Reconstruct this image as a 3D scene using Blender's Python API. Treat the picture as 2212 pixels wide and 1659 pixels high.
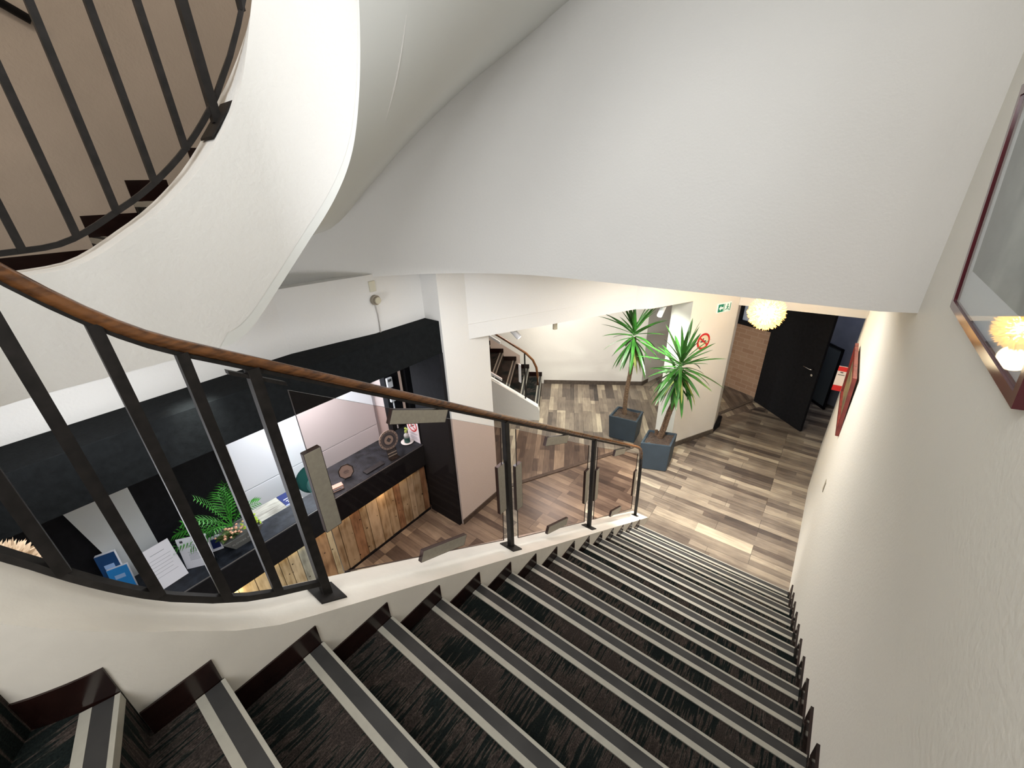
import bpy, bmesh, math, random
from mathutils import Vector, Matrix
R=math.radians
random.seed(7)
S=bpy.context.scene
for o in list(bpy.data.objects): bpy.data.objects.remove(o)
COL=S.collection
# ------------------------------------------------------------------ camera, world, lights
cam=bpy.data.cameras.new('camera'); co=bpy.data.objects.new('camera',cam); COL.objects.link(co)
cam.sensor_width=36; cam.lens=36*893.8/2212; cam.clip_start=.02; cam.clip_end=100
M3=((0.794052018255077,-0.24144108537003284,0.5578419082503387),(0.6069364550339846,0.3652184312196954,-0.705863752467999),(-0.03330963608055208,0.8990671275231706,0.43654182886799753))
CH=3.912
m=Matrix(M3).to_4x4(); m.translation=(0,0,CH); co.matrix_world=m
S.camera=co
S.view_settings.view_transform='Standard'; S.view_settings.look='None'; S.view_settings.gamma=1
S.view_settings.use_curve_mapping=False; S.view_settings.exposure=0.0
w=bpy.data.worlds.new('world'); S.world=w; w.use_nodes=True
w.node_tree.nodes['Background'].inputs[0].default_value=(.9,.95,1,1); w.node_tree.nodes['Background'].inputs[1].default_value=.45

def light(kind,name,loc,energy,color=(1,1,1),size=.5,size_y=None,target=None,spot=60,blend=.5):
    l=bpy.data.lights.new(name,kind); l.energy=energy; l.color=color
    if kind=='AREA':
        l.size=size
        if size_y: l.shape='RECTANGLE'; l.size_y=size_y
    elif kind=='SPOT':
        l.spot_size=R(spot); l.spot_blend=blend; l.shadow_soft_size=size
    else: l.shadow_soft_size=size
    o=bpy.data.objects.new(name,l); COL.objects.link(o); o.location=loc
    if target is not None: o.rotation_euler=(Vector(target)-Vector(loc)).to_track_quat('-Z','Y').to_euler()
    return o
light('AREA','stairwell_light',(-.25,-1.2,4.6),31,(.97,.98,1),.9,target=(-2.0,2.5,3.75))
light('SPOT','header_fill_light',(-.3,-.7,4.15),64,(.93,.95,1),.15,target=(-1.55,3.0,3.7),spot=60,blend=1)  # fill added to brighten the header wall; no fitting stands here
light('AREA','header_low_fill_light',(-2.1,-.6,2.5),23,(.92,.94,1),.5,target=(-2.5,2.8,3.7))  # unseen fill added low at the left, lifts the dark end of the header
light('AREA','stairwell_ceiling_light',(-.3,-1.0,7.0),85,(1,.97,.93),1.3,target=(-.3,1.2,3.0))
light('AREA','stairwell_wall_light',(-.9,.1,5.4),16,(.93,.96,1),.8,target=(-.6,3,3.6))
light('AREA','hall_light',(-2.3,.3,3.1),23,(.97,.98,1),.8,1.2,target=(-2.55,-.2,0))
light('AREA','hall_light',(-1.9,2.3,3.12),21,(.97,.97,1),.9,.9,target=(-2.3,2.4,0))  # extra area light added to lift the dim floor beyond the column
light('POINT','upper_wall_fill_light',(-2.6,-.6,5.6),24,(1,.80,.60),.3)  # warm fill added to lift the wall above the upper flight
light('AREA','lobby_light',(-.85,4.3,3.05),56,(1,.95,.89),1.0,1.4,target=(-.8,4.4,0))
light('AREA','lobby_light',(-.3,5.9,3.12),6,(1,.95,.88),.6,target=(-.3,5.9,0))  # extra area light added to brighten the middle of the lobby floor
light('AREA','back_hall_light',(-3.6,5.9,2.52),80,(1,.95,.86),.8,target=(-3.4,6.4,0))
light('AREA','office_light',(-4.42,1.8,2.25),82,(.93,.96,1),.3,1.6,target=(-4.6,1.8,0))
light('SPOT','floor_spot_light',(-1.15,3.6,3.1),680,(1,.98,.94),.06,target=(-.95,4.45,0),spot=62,blend=.9)
light('SPOT','far_wall_spot_light',(-3.0,4.0,2.2),95,(1,.98,.93),.05,target=(-3.5,7.2,1.15),spot=62,blend=.9)
light('SPOT','plant_spot_light',(-1.72,5.15,2.34),120,(.92,1,.88),.03,target=(-1.9,5.8,1.2),spot=110,blend=.8)
light('SPOT','wall_spot_light',(-.35,5.3,3.0),8,(1,.93,.78),.05,target=(.45,5.6,.9),spot=80,blend=.9)
light('SPOT','counter_plant_spot_light',(-2.9,.6,3.0),42,(.96,1,.96),.04,target=(-3.75,.5,1.2),spot=50,blend=.9)
light('AREA','corridor_light',(.1,8.2,2.4),5,(.75,.8,1),.3,target=(0,8.2,0))

# ------------------------------------------------------------------ materials
def mat(name,color=(.8,.8,.8),rough=.5,metal=0,spec=.5,emis=None,es=0,bump=0,bscale=40,vary=0,vscale=6,alpha=None,trans=0):
    m=bpy.data.materials.new(name); m.use_nodes=True; nt=m.node_tree; b=nt.nodes['Principled BSDF']
    b.inputs['Base Color'].default_value=(*color,1); b.inputs['Roughness'].default_value=rough
    b.inputs['Metallic'].default_value=metal; b.inputs['Specular IOR Level'].default_value=spec
    if emis: b.inputs['Emission Color'].default_value=(*emis,1); b.inputs['Emission Strength'].default_value=es
    if trans: b.inputs['Transmission Weight'].default_value=trans
    tc=nt.nodes.new('ShaderNodeTexCoord')
    if vary:
        n=nt.nodes.new('ShaderNodeTexNoise'); n.inputs['Scale'].default_value=vscale; n.inputs['Detail'].default_value=5
        nt.links.new(tc.outputs['Object'],n.inputs['Vector'])
        r=nt.nodes.new('ShaderNodeValToRGB'); nt.links.new(n.outputs['Fac'],r.inputs[0])
        a=[max(0,c*(1-vary)) for c in color]; d=[min(1,c*(1+vary)) for c in color]
        r.color_ramp.elements[0].position=.3; r.color_ramp.elements[1].position=.7
        r.color_ramp.elements[0].color=(*a,1); r.color_ramp.elements[1].color=(*d,1)
        nt.links.new(r.outputs[0],b.inputs['Base Color'])
    if bump:
        n=nt.nodes.new('ShaderNodeTexNoise'); n.inputs['Scale'].default_value=bscale; n.inputs['Detail'].default_value=4
        nt.links.new(tc.outputs['Object'],n.inputs['Vector'])
        bp=nt.nodes.new('ShaderNodeBump'); bp.inputs['Strength'].default_value=bump; bp.inputs['Distance'].default_value=.01
        nt.links.new(n.outputs['Fac'],bp.inputs['Height']); nt.links.new(bp.outputs[0],b.inputs['Normal'])
    return m
PL=mat('plaster',(.73,.72,.69),.85,bump=.25,bscale=60,vary=.015,vscale=1.2,spec=.2)
CURB=mat('curb_plaster',(.70,.66,.59),.8,bump=.12,bscale=30,vary=.05,vscale=5,spec=.3)
CEIL=mat('ceiling_paint',(.76,.74,.70),.9)
PLW=mat('warm_plaster',(.74,.71,.66),.85,bump=.2,bscale=60,vary=.02,vscale=1)
BLK=mat('black_paint',(.006,.006,.008),.75,bump=.2,bscale=80,vary=.3,vscale=20,spec=.22)
BLKW=mat('black_beam_paint',(.0055,.0065,.007),.9,bump=.3,bscale=90,vary=.3,vscale=30,spec=.12)
IRON=mat('dark_iron',(.014,.012,.011),.55,metal=.15,spec=.3,vary=.4,vscale=30)
STONE=mat('black_stone',(.014,.017,.023),.5,spec=.22,vary=.7,vscale=14,bump=.1)
WHITE=mat('white_laminate',(.80,.81,.84),.4)
PANW=mat('pale_panel',(.62,.65,.66),.6,vary=.06,vscale=3)
TAN=mat('brushed_clamp',(.36,.33,.27),.45,metal=.35,vary=.08,vscale=60)
CLDARK=mat('clamp_dark_side',(.035,.022,.02),.35,metal=.3)
STRIP=mat('nosing_aluminium',(.35,.335,.285),.45,metal=.25,vary=.05,vscale=30)
RUB=mat('nosing_rubber',(.019,.018,.017),.6,vary=.5,vscale=8)
TILE=mat('dark_red_tile',(.013,.005,.004),.18,vary=.4,vscale=12)
BASE=mat('baseboard_wood',(.085,.066,.052),.55,vary=.3,vscale=20)
WGREY=mat('slate_planter',(.030,.045,.060),.65,bump=.1,vary=.1)
SOIL=mat('soil',(.055,.036,.025),.95,bump=1,bscale=120,vary=.7,vscale=90)
LEAF=mat('yucca_leaf',(.028,.115,.016),.33,vary=.6,vscale=5)
LEAFD=mat('yucca_dry_leaf',(.20,.22,.04),.5,vary=.4,vscale=6)
PALM=mat('palm_leaf',(.06,.34,.035),.4,vary=.45,vscale=14)
LIME=mat('lime_foliage',(.36,.52,.03),.5,vary=.4,vscale=30)
SUCC=mat('succulent_leaf',(.07,.11,.03),.4,vary=.4,vscale=20)
FLOW=mat('pink_blossom',(.85,.42,.27),.6,vary=.3,vscale=60)
BARK=mat('bark',(.14,.085,.05),.9,bump=1,bscale=70,vary=.5,vscale=50)
RED=mat('red_paint',(.55,.02,.02),.4)
REDW=mat('red_wood_frame',(.20,.035,.03),.22,vary=.3,vscale=8)
BURG=mat('dark_red_lacquer',(.085,.012,.018),.12,vary=.2)
PAPER=mat('paper',(.80,.81,.88),.6)
INK=mat('grey_ink',(.25,.27,.32),.7)
DINK=mat('dark_ink',(.05,.05,.06),.6)
GREEN=mat('sign_green',(.0,.20,.12),.5,emis=(0,.35,.22),es=.05)
SWH=mat('sign_white',(.8,.9,.88),.4,emis=(.8,1,.95),es=.1)
BLUE=mat('bright_blue_print',(.02,.27,.72),.35)
NAVY=mat('navy_print',(.008,.02,.12),.35)
TEAL=mat('teal_fabric',(.03,.16,.14),.7); TEALL=mat('pale_teal',(.25,.52,.50),.6)
CHROME=mat('chrome',(.7,.7,.7),.15,metal=1)
BRICKC=mat('device_white',(.78,.79,.82),.4)
LCD=mat('lcd_grey',(.09,.10,.10),.3)
CREAM=mat('cream_plastic',(.52,.48,.36),.5)
GREYW=mat('blue_grey_wall',(.20,.215,.26),.85,vary=.1)
PINKW=mat('pale_pink_wall',(.62,.52,.50),.8)
DGREY=mat('dark_grey_panel',(.055,.062,.066),.5)
BULB=mat('bulb_glow',(1,.9,.6),.5,emis=(1,.84,.5),es=30)
FEATH=mat('lit_feather',(.95,.72,.32),.6,emis=(1,.62,.20),es=1.0)
FEATH2=mat('pale_feather',(.50,.38,.26),.7,emis=(1,.72,.42),es=.06)
PNK=mat('salmon_card',(.62,.42,.34),.5)
LED=mat('led_glow',(1,.9,.6),.5,emis=(1,.80,.42),es=9)
SAUC=mat('white_ceramic',(.8,.8,.8),.3)
DGRN=mat('dark_green_label',(.01,.07,.06),.4)

def glass(name,col,gl=.07,rough=.02,fres=True):
    m=bpy.data.materials.new(name); m.use_nodes=True; nt=m.node_tree; nt.nodes.clear()
    o=nt.nodes.new('ShaderNodeOutputMaterial'); t=nt.nodes.new('ShaderNodeBsdfTransparent'); t.inputs[0].default_value=(*col,1)
    g=nt.nodes.new('ShaderNodeBsdfGlossy'); g.inputs['Roughness'].default_value=rough
    mx=nt.nodes.new('ShaderNodeMixShader'); f=nt.nodes.new('ShaderNodeFresnel'); f.inputs[0].default_value=1.4
    if gl>=.1:
        ge=nt.nodes.new('ShaderNodeNewGeometry'); a=nt.nodes.new('ShaderNodeMath'); a.operation='SUBTRACT'; a.inputs[0].default_value=1; nt.links.new(ge.outputs['Backfacing'],a.inputs[1])
        c=nt.nodes.new('ShaderNodeMath'); c.operation='MULTIPLY'; nt.links.new(a.outputs[0],c.inputs[0]); nt.links.new(f.outputs[0],c.inputs[1]); nt.links.new(c.outputs[0],mx.inputs[0])
    else: mx.inputs[0].default_value=.008
    nt.links.new(t.outputs[0],mx.inputs[1]); nt.links.new(g.outputs[0],mx.inputs[2]); nt.links.new(mx.outputs[0],o.inputs[0])
    return m
BROWNGL=glass('brown_tinted_glass',(.82,.74,.71),.05)
CLEAR=glass('clear_glass',(.94,.96,.96),.2)
PICGL=glass('picture_glass',(.93,.95,.94),.3)
BRZACR=glass('smoked_acrylic',(.75,.68,.62),.2)

def planks(name,ang,rowh=.165,tone=1.0):
    m=bpy.data.materials.new(name); m.use_nodes=True; nt=m.node_tree; L=nt.links.new; N=nt.nodes.new
    b=nt.nodes['Principled BSDF']; tc=N('ShaderNodeTexCoord'); mp=N('ShaderNodeMapping'); mp.inputs['Rotation'].default_value=(0,0,R(-ang))
    L(tc.outputs['Object'],mp.inputs[0])
    def brick(wd,rh,off,mort):
        k=N('ShaderNodeTexBrick'); k.inputs['Color1'].default_value=(0,0,0,1); k.inputs['Color2'].default_value=(1,1,1,1); k.inputs['Mortar'].default_value=(.5,.5,.5,1)
        k.inputs['Scale'].default_value=1; k.inputs['Brick Width'].default_value=wd; k.inputs['Row Height'].default_value=rh
        k.inputs['Mortar Size'].default_value=mort; k.offset=off; k.offset_frequency=3; k.inputs['Bias'].default_value=0; k.inputs['Mortar Smooth'].default_value=0
        L(mp.outputs[0],k.inputs['Vector']); return k
    k1=brick(1.15,rowh,.37,.0015); k2=brick(.62,rowh/2,.61,.0)
    ns=N('ShaderNodeTexNoise'); ns.inputs['Scale'].default_value=3; ns.inputs['Detail'].default_value=6
    mp2=N('ShaderNodeMapping'); mp2.inputs['Scale'].default_value=(1.6,12,1); L(mp.outputs[0],mp2.inputs[0]); L(mp2.outputs[0],ns.inputs['Vector'])
    n2=N('ShaderNodeTexNoise'); n2.inputs['Scale'].default_value=2.2; n2.inputs['Detail'].default_value=5; L(mp.outputs[0],n2.inputs['Vector'])
    def mth(op,a,bb):
        x=N('ShaderNodeMath'); x.operation=op
        for i,v in enumerate((a,bb)):
            if isinstance(v,(int,float)): x.inputs[i].default_value=v
            else: L(v,x.inputs[i])
        return x.outputs[0]
    v=mth('ADD',mth('MULTIPLY',k1.outputs['Color'],.52),mth('MULTIPLY',k2.outputs['Color'],.42))
    v=mth('ADD',v,mth('MULTIPLY',mth('SUBTRACT',ns.outputs['Fac'],.5),.45))
    v=mth('ADD',v,mth('MULTIPLY',mth('SUBTRACT',n2.outputs['Fac'],.5),.50))
    r=N('ShaderNodeValToRGB'); L(v,r.inputs[0]); e=r.color_ramp.elements
    cols=[(0,(.042,.034,.030)),(.25,(.098,.075,.060)),(.45,(.175,.140,.108)),(.65,(.275,.225,.168)),(.9,(.46,.39,.285))]
    e[0].position=0; e[0].color=(*[c*tone for c in cols[0][1]],1); e[1].position=.9; e[1].color=(*[c*tone for c in cols[4][1]],1)
    for p,c in cols[1:4]:
        q=e.new(p); q.color=(*[x*tone for x in c],1)
    mm=N('ShaderNodeMix'); mm.data_type='RGBA'; mm.inputs['B'].default_value=(.03,.025,.02,1)
    L(k1.outputs['Fac'],mm.inputs['Factor']); L(r.outputs[0],mm.inputs['A']); L(mm.outputs['Result'],b.inputs['Base Color'])
    b.inputs['Roughness'].default_value=.3
    bp=N('ShaderNodeBump'); bp.inputs['Strength'].default_value=.15; bp.inputs['Distance'].default_value=.005; L(ns.outputs['Fac'],bp.inputs['Height']); L(bp.outputs[0],b.inputs['Normal'])
    return m
FLOORM=planks('plank_floor',0); FLOORB=planks('plank_floor_diagonal',-60,.16,1.02)

def carpet():
    m=bpy.data.materials.new('streaked_carpet'); m.use_nodes=True; nt=m.node_tree; L=nt.links.new; N=nt.nodes.new
    b=nt.nodes['Principled BSDF']; tc=N('ShaderNodeTexCoord'); mp=N('ShaderNodeMapping'); mp.inputs['Scale'].default_value=(110,8,1)
    L(tc.outputs['Object'],mp.inputs[0]); n=N('ShaderNodeTexNoise'); n.inputs['Scale'].default_value=1; n.inputs['Detail'].default_value=3; L(mp.outputs[0],n.inputs['Vector'])
    n2=N('ShaderNodeTexNoise'); n2.inputs['Scale'].default_value=4.2; n2.inputs['Detail'].default_value=2; L(tc.outputs['Object'],n2.inputs['Vector'])
    n3=N('ShaderNodeTexNoise'); n3.inputs['Scale'].default_value=220; n3.inputs['Detail'].default_value=2; L(tc.outputs['Object'],n3.inputs['Vector'])
    x=N('ShaderNodeMath'); x.operation='MULTIPLY_ADD'; L(n2.outputs['Fac'],x.inputs[0]); x.inputs[1].default_value=.9; L(n.outputs['Fac'],x.inputs[2])
    r=N('ShaderNodeValToRGB'); L(x.outputs[0],r.inputs[0]); e=r.color_ramp.elements
    e[0].position=.80; e[0].color=(.006,.009,.0085,1); e[1].position=1.22; e[1].color=(.075,.056,.047,1)
    q=e.new(.92); q.color=(.009,.012,.0105,1); q=e.new(1.0); q.color=(.030,.024,.021,1)
    mx=N('ShaderNodeMix'); mx.data_type='RGBA'; mx.blend_type='MULTIPLY'; mx.inputs['Factor'].default_value=.7
    L(r.outputs[0],mx.inputs['A']); rr=N('ShaderNodeValToRGB'); rr.color_ramp.elements[0].position=.3; rr.color_ramp.elements[0].color=(.35,.35,.35,1); rr.color_ramp.elements[1].position=.7; rr.color_ramp.elements[1].color=(1.6,1.6,1.6,1)
    L(n3.outputs['Fac'],rr.inputs[0]); L(rr.outputs[0],mx.inputs['B']); L(mx.outputs['Result'],b.inputs['Base Color'])
    b.inputs['Roughness'].default_value=1; b.inputs['Specular IOR Level'].default_value=.1
    bp=N('ShaderNodeBump'); bp.inputs['Strength'].default_value=.6; bp.inputs['Distance'].default_value=.004; L(n3.outputs['Fac'],bp.inputs['Height']); L(bp.outputs[0],b.inputs['Normal'])
    return m
CARPET=carpet()

def woodgrain(name,c1,c2,axis,scale=3,stretch=14,knots=True):
    m=bpy.data.materials.new(name); m.use_nodes=True; nt=m.node_tree; L=nt.links.new; N=nt.nodes.new
    b=nt.nodes['Principled BSDF']; tc=N('ShaderNodeTexCoord'); mp=N('ShaderNodeMapping'); s=[stretch]*3; s[axis]=1; mp.inputs['Scale'].default_value=s
    L(tc.outputs['Object'],mp.inputs[0]); n=N('ShaderNodeTexNoise'); n.inputs['Scale'].default_value=scale; n.inputs['Detail'].default_value=6; L(mp.outputs[0],n.inputs['Vector'])
    n2=N('ShaderNodeTexNoise'); n2.inputs['Scale'].default_value=5; L(tc.outputs['Object'],n2.inputs['Vector'])
    x=N('ShaderNodeMath'); x.operation='MULTIPLY_ADD'; L(n2.outputs['Fac'],x.inputs[0]); x.inputs[1].default_value=.8; L(n.outputs['Fac'],x.inputs[2])
    r=N('ShaderNodeValToRGB'); L(x.outputs[0],r.inputs[0]); e=r.color_ramp.elements
    e[0].position=.65; e[0].color=(*c1,1); e[1].position=1.15; e[1].color=(*c2,1)
    L(r.outputs[0],b.inputs['Base Color']); b.inputs['Roughness'].default_value=.55
    return m
HRAIL=woodgrain('handrail_wood',(.04,.016,.007),(.16,.064,.020),1,4,20); HRAIL.node_tree.nodes['Principled BSDF'].inputs['Roughness'].default_value=.25
WPL=[woodgrain('counter_plank_%d'%i,a,b,2,4,7) for i,(a,b) in enumerate([((.26,.18,.09),(.52,.42,.27)),((.33,.25,.15),(.60,.50,.34)),((.22,.23,.20),(.44,.45,.40)),((.17,.085,.04),(.40,.24,.13))])]
DESKW=woodgrain('grey_desk_wood',(.20,.19,.16),(.45,.44,.38),1,5,10)
BRICKW=None
def brickmat():
    m=bpy.data.materials.new('pale_brick'); m.use_nodes=True; nt=m.node_tree; L=nt.links.new; N=nt.nodes.new
    b=nt.nodes['Principled BSDF']; tc=N('ShaderNodeTexCoord'); mp=N('ShaderNodeMapping'); mp.inputs['Rotation'].default_value=(R(90),0,0); L(tc.outputs['Object'],mp.inputs[0])
    k=N('ShaderNodeTexBrick'); k.inputs['Color1'].default_value=(.36,.215,.14,1); k.inputs['Color2'].default_value=(.43,.285,.195,1); k.inputs['Mortar'].default_value=(.47,.335,.245,1)
    k.inputs['Scale'].default_value=1; k.inputs['Brick Width'].default_value=.24; k.inputs['Row Height'].default_value=.09; k.inputs['Mortar Size'].default_value=.006
    L(mp.outputs[0],k.inputs['Vector']); L(k.outputs['Color'],b.inputs['Base Color']); b.inputs['Roughness'].default_value=.8; return m
BRICKW=brickmat()
def picmat(name,c1,c2,c3,scale):
    m=bpy.data.materials.new(name); m.use_nodes=True; nt=m.node_tree; L=nt.links.new; N=nt.nodes.new
    b=nt.nodes['Principled BSDF']; tc=N('ShaderNodeTexCoord'); n=N('ShaderNodeTexNoise'); n.inputs['Scale'].default_value=scale; n.inputs['Detail'].default_value=6; n.inputs['Distortion'].default_value=.6
    L(tc.outputs['Object'],n.inputs['Vector']); r=N('ShaderNodeValToRGB'); L(n.outputs['Fac'],r.inputs[0]); e=r.color_ramp.elements
    e[0].position=.35; e[0].color=(*c1,1); e[1].position=.7; e[1].color=(*c3,1); q=e.new(.52); q.color=(*c2,1)
    L(r.outputs[0],b.inputs['Base Color']); b.inputs['Roughness'].default_value=.6; return m
PAINT=picmat('painting_canvas',(.05,.045,.03),(.16,.13,.06),(.30,.20,.10),5)
PHOTO=picmat('grey_print',(.17,.19,.19),(.26,.28,.28),(.45,.47,.46),3)

# ------------------------------------------------------------------ mesh helpers
def obj(name,bm,m,parent=None,smooth=False):
    me=bpy.data.meshes.new(name); bmesh.ops.recalc_face_normals(bm,faces=bm.faces) if len(bm.faces) else None
    bm.to_mesh(me); bm.free()
    for mm in (m if isinstance(m,(list,tuple)) else [m]): me.materials.append(mm)
    if smooth:
        for p in me.polygons: p.use_smooth=True
    o=bpy.data.objects.new(name,me); COL.objects.link(o)
    if parent: o.parent=parent
    return o
def box(bm,x0,x1,y0,y1,z0,z1,mi=0,mtx=None):
    vs=[bm.verts.new((x,y,z)) for x in (x0,x1) for y in (y0,y1) for z in (z0,z1)]
    if mtx is not None:
        for v in vs: v.co=mtx@v.co
    fs=[(0,1,3,2),(4,6,7,5),(0,4,5,1),(2,3,7,6),(0,2,6,4),(1,5,7,3)]
    for f in fs:
        q=bm.faces.new([vs[i] for i in f]); q.material_index=mi
    return vs
def bevel(bm,w=.004,seg=2):
    bmesh.ops.bevel(bm,geom=bm.edges[:],offset=w,segments=seg,affect='EDGES',clamp_overlap=True)
def boxo(name,b,m,parent=None,bev=0,mtx=None):
    bm=bmesh.new(); box(bm,*b,mtx=mtx)
    if bev: bevel(bm,bev)
    return obj(name,bm,m,parent)
def tube(bm,pts,rad,seg=10,cap=True,mi=0,square=False,flat=1.0):
    """rad number or list; parallel-transport frame"""
    pts=[Vector(p) for p in pts]; n=len(pts); rings=[]
    up=Vector((0,0,1))
    for i,p in enumerate(pts):
        t=(pts[min(i+1,n-1)]-pts[max(i-1,0)]).normalized()
        s=t.cross(up)
        if s.length<1e-3: s=Vector((0,1,0)) if abs(t.z)>.9 else Vector((1,0,0)); s=(s-t*s.dot(t))
        s.normalize(); u=s.cross(t).normalized()
        r=rad[i] if isinstance(rad,(list,tuple)) else rad
        k=[]
        for j in range(seg):
            a=2*math.pi*(j+(.5 if square else 0))/seg
            k.append(bm.verts.new(p+s*math.cos(a)*r+u*math.sin(a)*r*flat))
        rings.append(k)
    for a,b in zip(rings,rings[1:]):
        for j in range(seg):
            f=bm.faces.new((a[j],a[(j+1)%seg],b[(j+1)%seg],b[j])); f.material_index=mi
    if cap:
        f=bm.faces.new(rings[0][::-1]); f.material_index=mi; f=bm.faces.new(rings[-1]); f.material_index=mi
def tubeo(name,pts,rad,m,parent=None,seg=10,square=False,flat=1.0):
    bm=bmesh.new(); tube(bm,pts,rad,seg,square=square,flat=flat); return obj(name,bm,m,parent,smooth=not square)
def prism(bm,pts,z0,z1,mi=0):
    """pts plan polygon; z0,z1 numbers or lists"""
    a=[bm.verts.new((p[0],p[1],z0[i] if isinstance(z0,(list,tuple)) else z0)) for i,p in enumerate(pts)]
    b=[bm.verts.new((p[0],p[1],z1[i] if isinstance(z1,(list,tuple)) else z1)) for i,p in enumerate(pts)]
    n=len(pts); fs=[bm.faces.new(a[::-1]),bm.faces.new(b)]
    for i in range(n): fs.append(bm.faces.new((a[i],a[(i+1)%n],b[(i+1)%n],b[i])))
    for f in fs: f.material_index=mi
def prismo(name,pts,z0,z1,m,parent=None):
    bm=bmesh.new(); prism(bm,pts,z0,z1); return obj(name,bm,m,parent)
def ribbon(bm,inner,outer,zb,zt,mi=0):
    """solid strip between two plan polylines; zb,zt lists"""
    n=len(inner)
    I0=[bm.verts.new((*inner[i],zb[i])) for i in range(n)]; I1=[bm.verts.new((*inner[i],zt[i])) for i in range(n)]
    O0=[bm.verts.new((*outer[i],zb[i])) for i in range(n)]; O1=[bm.verts.new((*outer[i],zt[i])) for i in range(n)]
    for i in range(n-1):
        for q in ((I0[i],I0[i+1],I1[i+1],I1[i]),(O0[i+1],O0[i],O1[i],O1[i+1]),(I1[i],I1[i+1],O1[i+1],O1[i]),(O0[i],O0[i+1],I0[i+1],I0[i])):
            bm.faces.new(q)
    for i in (0,n-1): bm.faces.new((I0[i],I1[i],O1[i],O0[i]))
def lathe(bm,prof,c,seg=24,mi=0):
    rings=[]
    for r,z in prof: rings.append([bm.verts.new((c[0]+r*math.cos(2*math.pi*j/seg),c[1]+r*math.sin(2*math.pi*j/seg),c[2]+z)) for j in range(seg)])
    for a,b in zip(rings,rings[1:]):
        for j in range(seg):
            f=bm.faces.new((a[j],a[(j+1)%seg],b[(j+1)%seg],b[j])); f.material_index=mi
    f=bm.faces.new(rings[0][::-1]); f.material_index=mi; f=bm.faces.new(rings[-1]); f.material_index=mi
def latheo(name,prof,c,m,parent=None,seg=24):
    bm=bmesh.new(); lathe(bm,prof,c,seg); return obj(name,bm,m,parent,smooth=False)
def tag(o,label=None,cat=None,group=None,kind=None):
    if label: o['label']=label
    if cat: o['category']=cat
    if group: o['group']=group
    if kind: o['kind']=kind
    return o
def thing(name,label,cat,loc=(0,0,0),group=None,kind=None):
    o=bpy.data.objects.new(name,None); COL.objects.link(o); o.empty_display_size=.05
    o['_loc']=0; del o['_loc']
    o.location=loc; BASES.append(o)
    return tag(o,label,cat,group,kind)
BASES=[]
def esplit(o):
    for p in o.data.polygons: p.use_smooth=True
    md=o.modifiers.new('b','EDGE_SPLIT'); md.split_angle=R(35)
def struct(name,bm,m,smooth=False):
    o=obj(name,bm,m,None,smooth); o['kind']='structure'
    if smooth: esplit(o)
    return o
def sbox(name,b,m,mtx=None):
    o=boxo(name,b,m,mtx=mtx); o['kind']='structure'; return o
def text(name,s,size,m,parent,mtx,ext=.0005,align='CENTER'):
    c=bpy.data.curves.new(name,'FONT'); c.body=s; c.size=size; c.extrude=ext; c.align_x=align; c.align_y='CENTER'; c.materials.append(m)
    t=bpy.data.objects.new(name,c); COL.objects.link(t); bpy.context.view_layer.update()
    me=bpy.data.meshes.new_from_object(t.evaluated_get(bpy.context.evaluated_depsgraph_get())); bpy.data.objects.remove(t)
    me.transform(mtx); o=bpy.data.objects.new(name,me); COL.objects.link(o); o.parent=parent; return o
def frame(o,x,y,z=None):
    """matrix with origin o, local x axis x, local y axis y"""
    x=Vector(x).normalized(); y=Vector(y); y=(y-x*y.dot(x)).normalized(); z=x.cross(y)
    m=Matrix.Identity(4)
    for i in range(3): m[i][0]=x[i]; m[i][1]=y[i]; m[i][2]=z[i]; m[i][3]=o[i]
    return m

# ------------------------------------------------------------------ oval stair geometry
CX=-1.67; Y1=.90; RI=.32; RC=.52; RO=2.07
def pt(s,r):
    """s: 0..1 lower east straight (y 4.08->0); 1..2 near arc; 2..3 west straight; 3..4 far arc; 4..5 east straight (y .9->-2.6)"""
    if s<=1: return (CX+r,4.08*(1-s))
    if s<=2:
        a=-math.pi*(s-1); return (CX+r*math.cos(a),r*math.sin(a))
    if s<=3: return (CX-r,Y1*(s-2))
    if s<=4:
        a=math.pi*(1-(s-3)); return (CX+r*math.cos(a),Y1+r*math.sin(a))
    return (CX+r,Y1-3.5*(s-4))
def curbtop(s):
    if s<=1:
        y=4.08*(1-s); return 2.79-.665*y+max(0,.25-y)**2*1.4
    if s<=2:
        d=180*(s-1); return min(2.8775+.0100*d,3.70)
def interp(x,T):
    if x<=T[0][0]: return T[0][1]
    if x>=T[-1][0]: return T[-1][1]
    n=len(T); d=[(T[i+1][1]-T[i][1])/(T[i+1][0]-T[i][0]) for i in range(n-1)]
    def sl(i):
        if i==0: return d[0]
        if i==n-1: return d[-1]
        if d[i-1]*d[i]<=0: return 0
        return 2*d[i-1]*d[i]/(d[i-1]+d[i])
    for i in range(n-1):
        if x<=T[i+1][0]:
            h=T[i+1][0]-T[i][0]; t=(x-T[i][0])/h; m0,m1=sl(i)*h,sl(i+1)*h
            return (2*t**3-3*t*t+1)*T[i][1]+(t**3-2*t*t+t)*m0+(-2*t**3+3*t*t)*T[i+1][1]+(t**3-t*t)*m1
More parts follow.
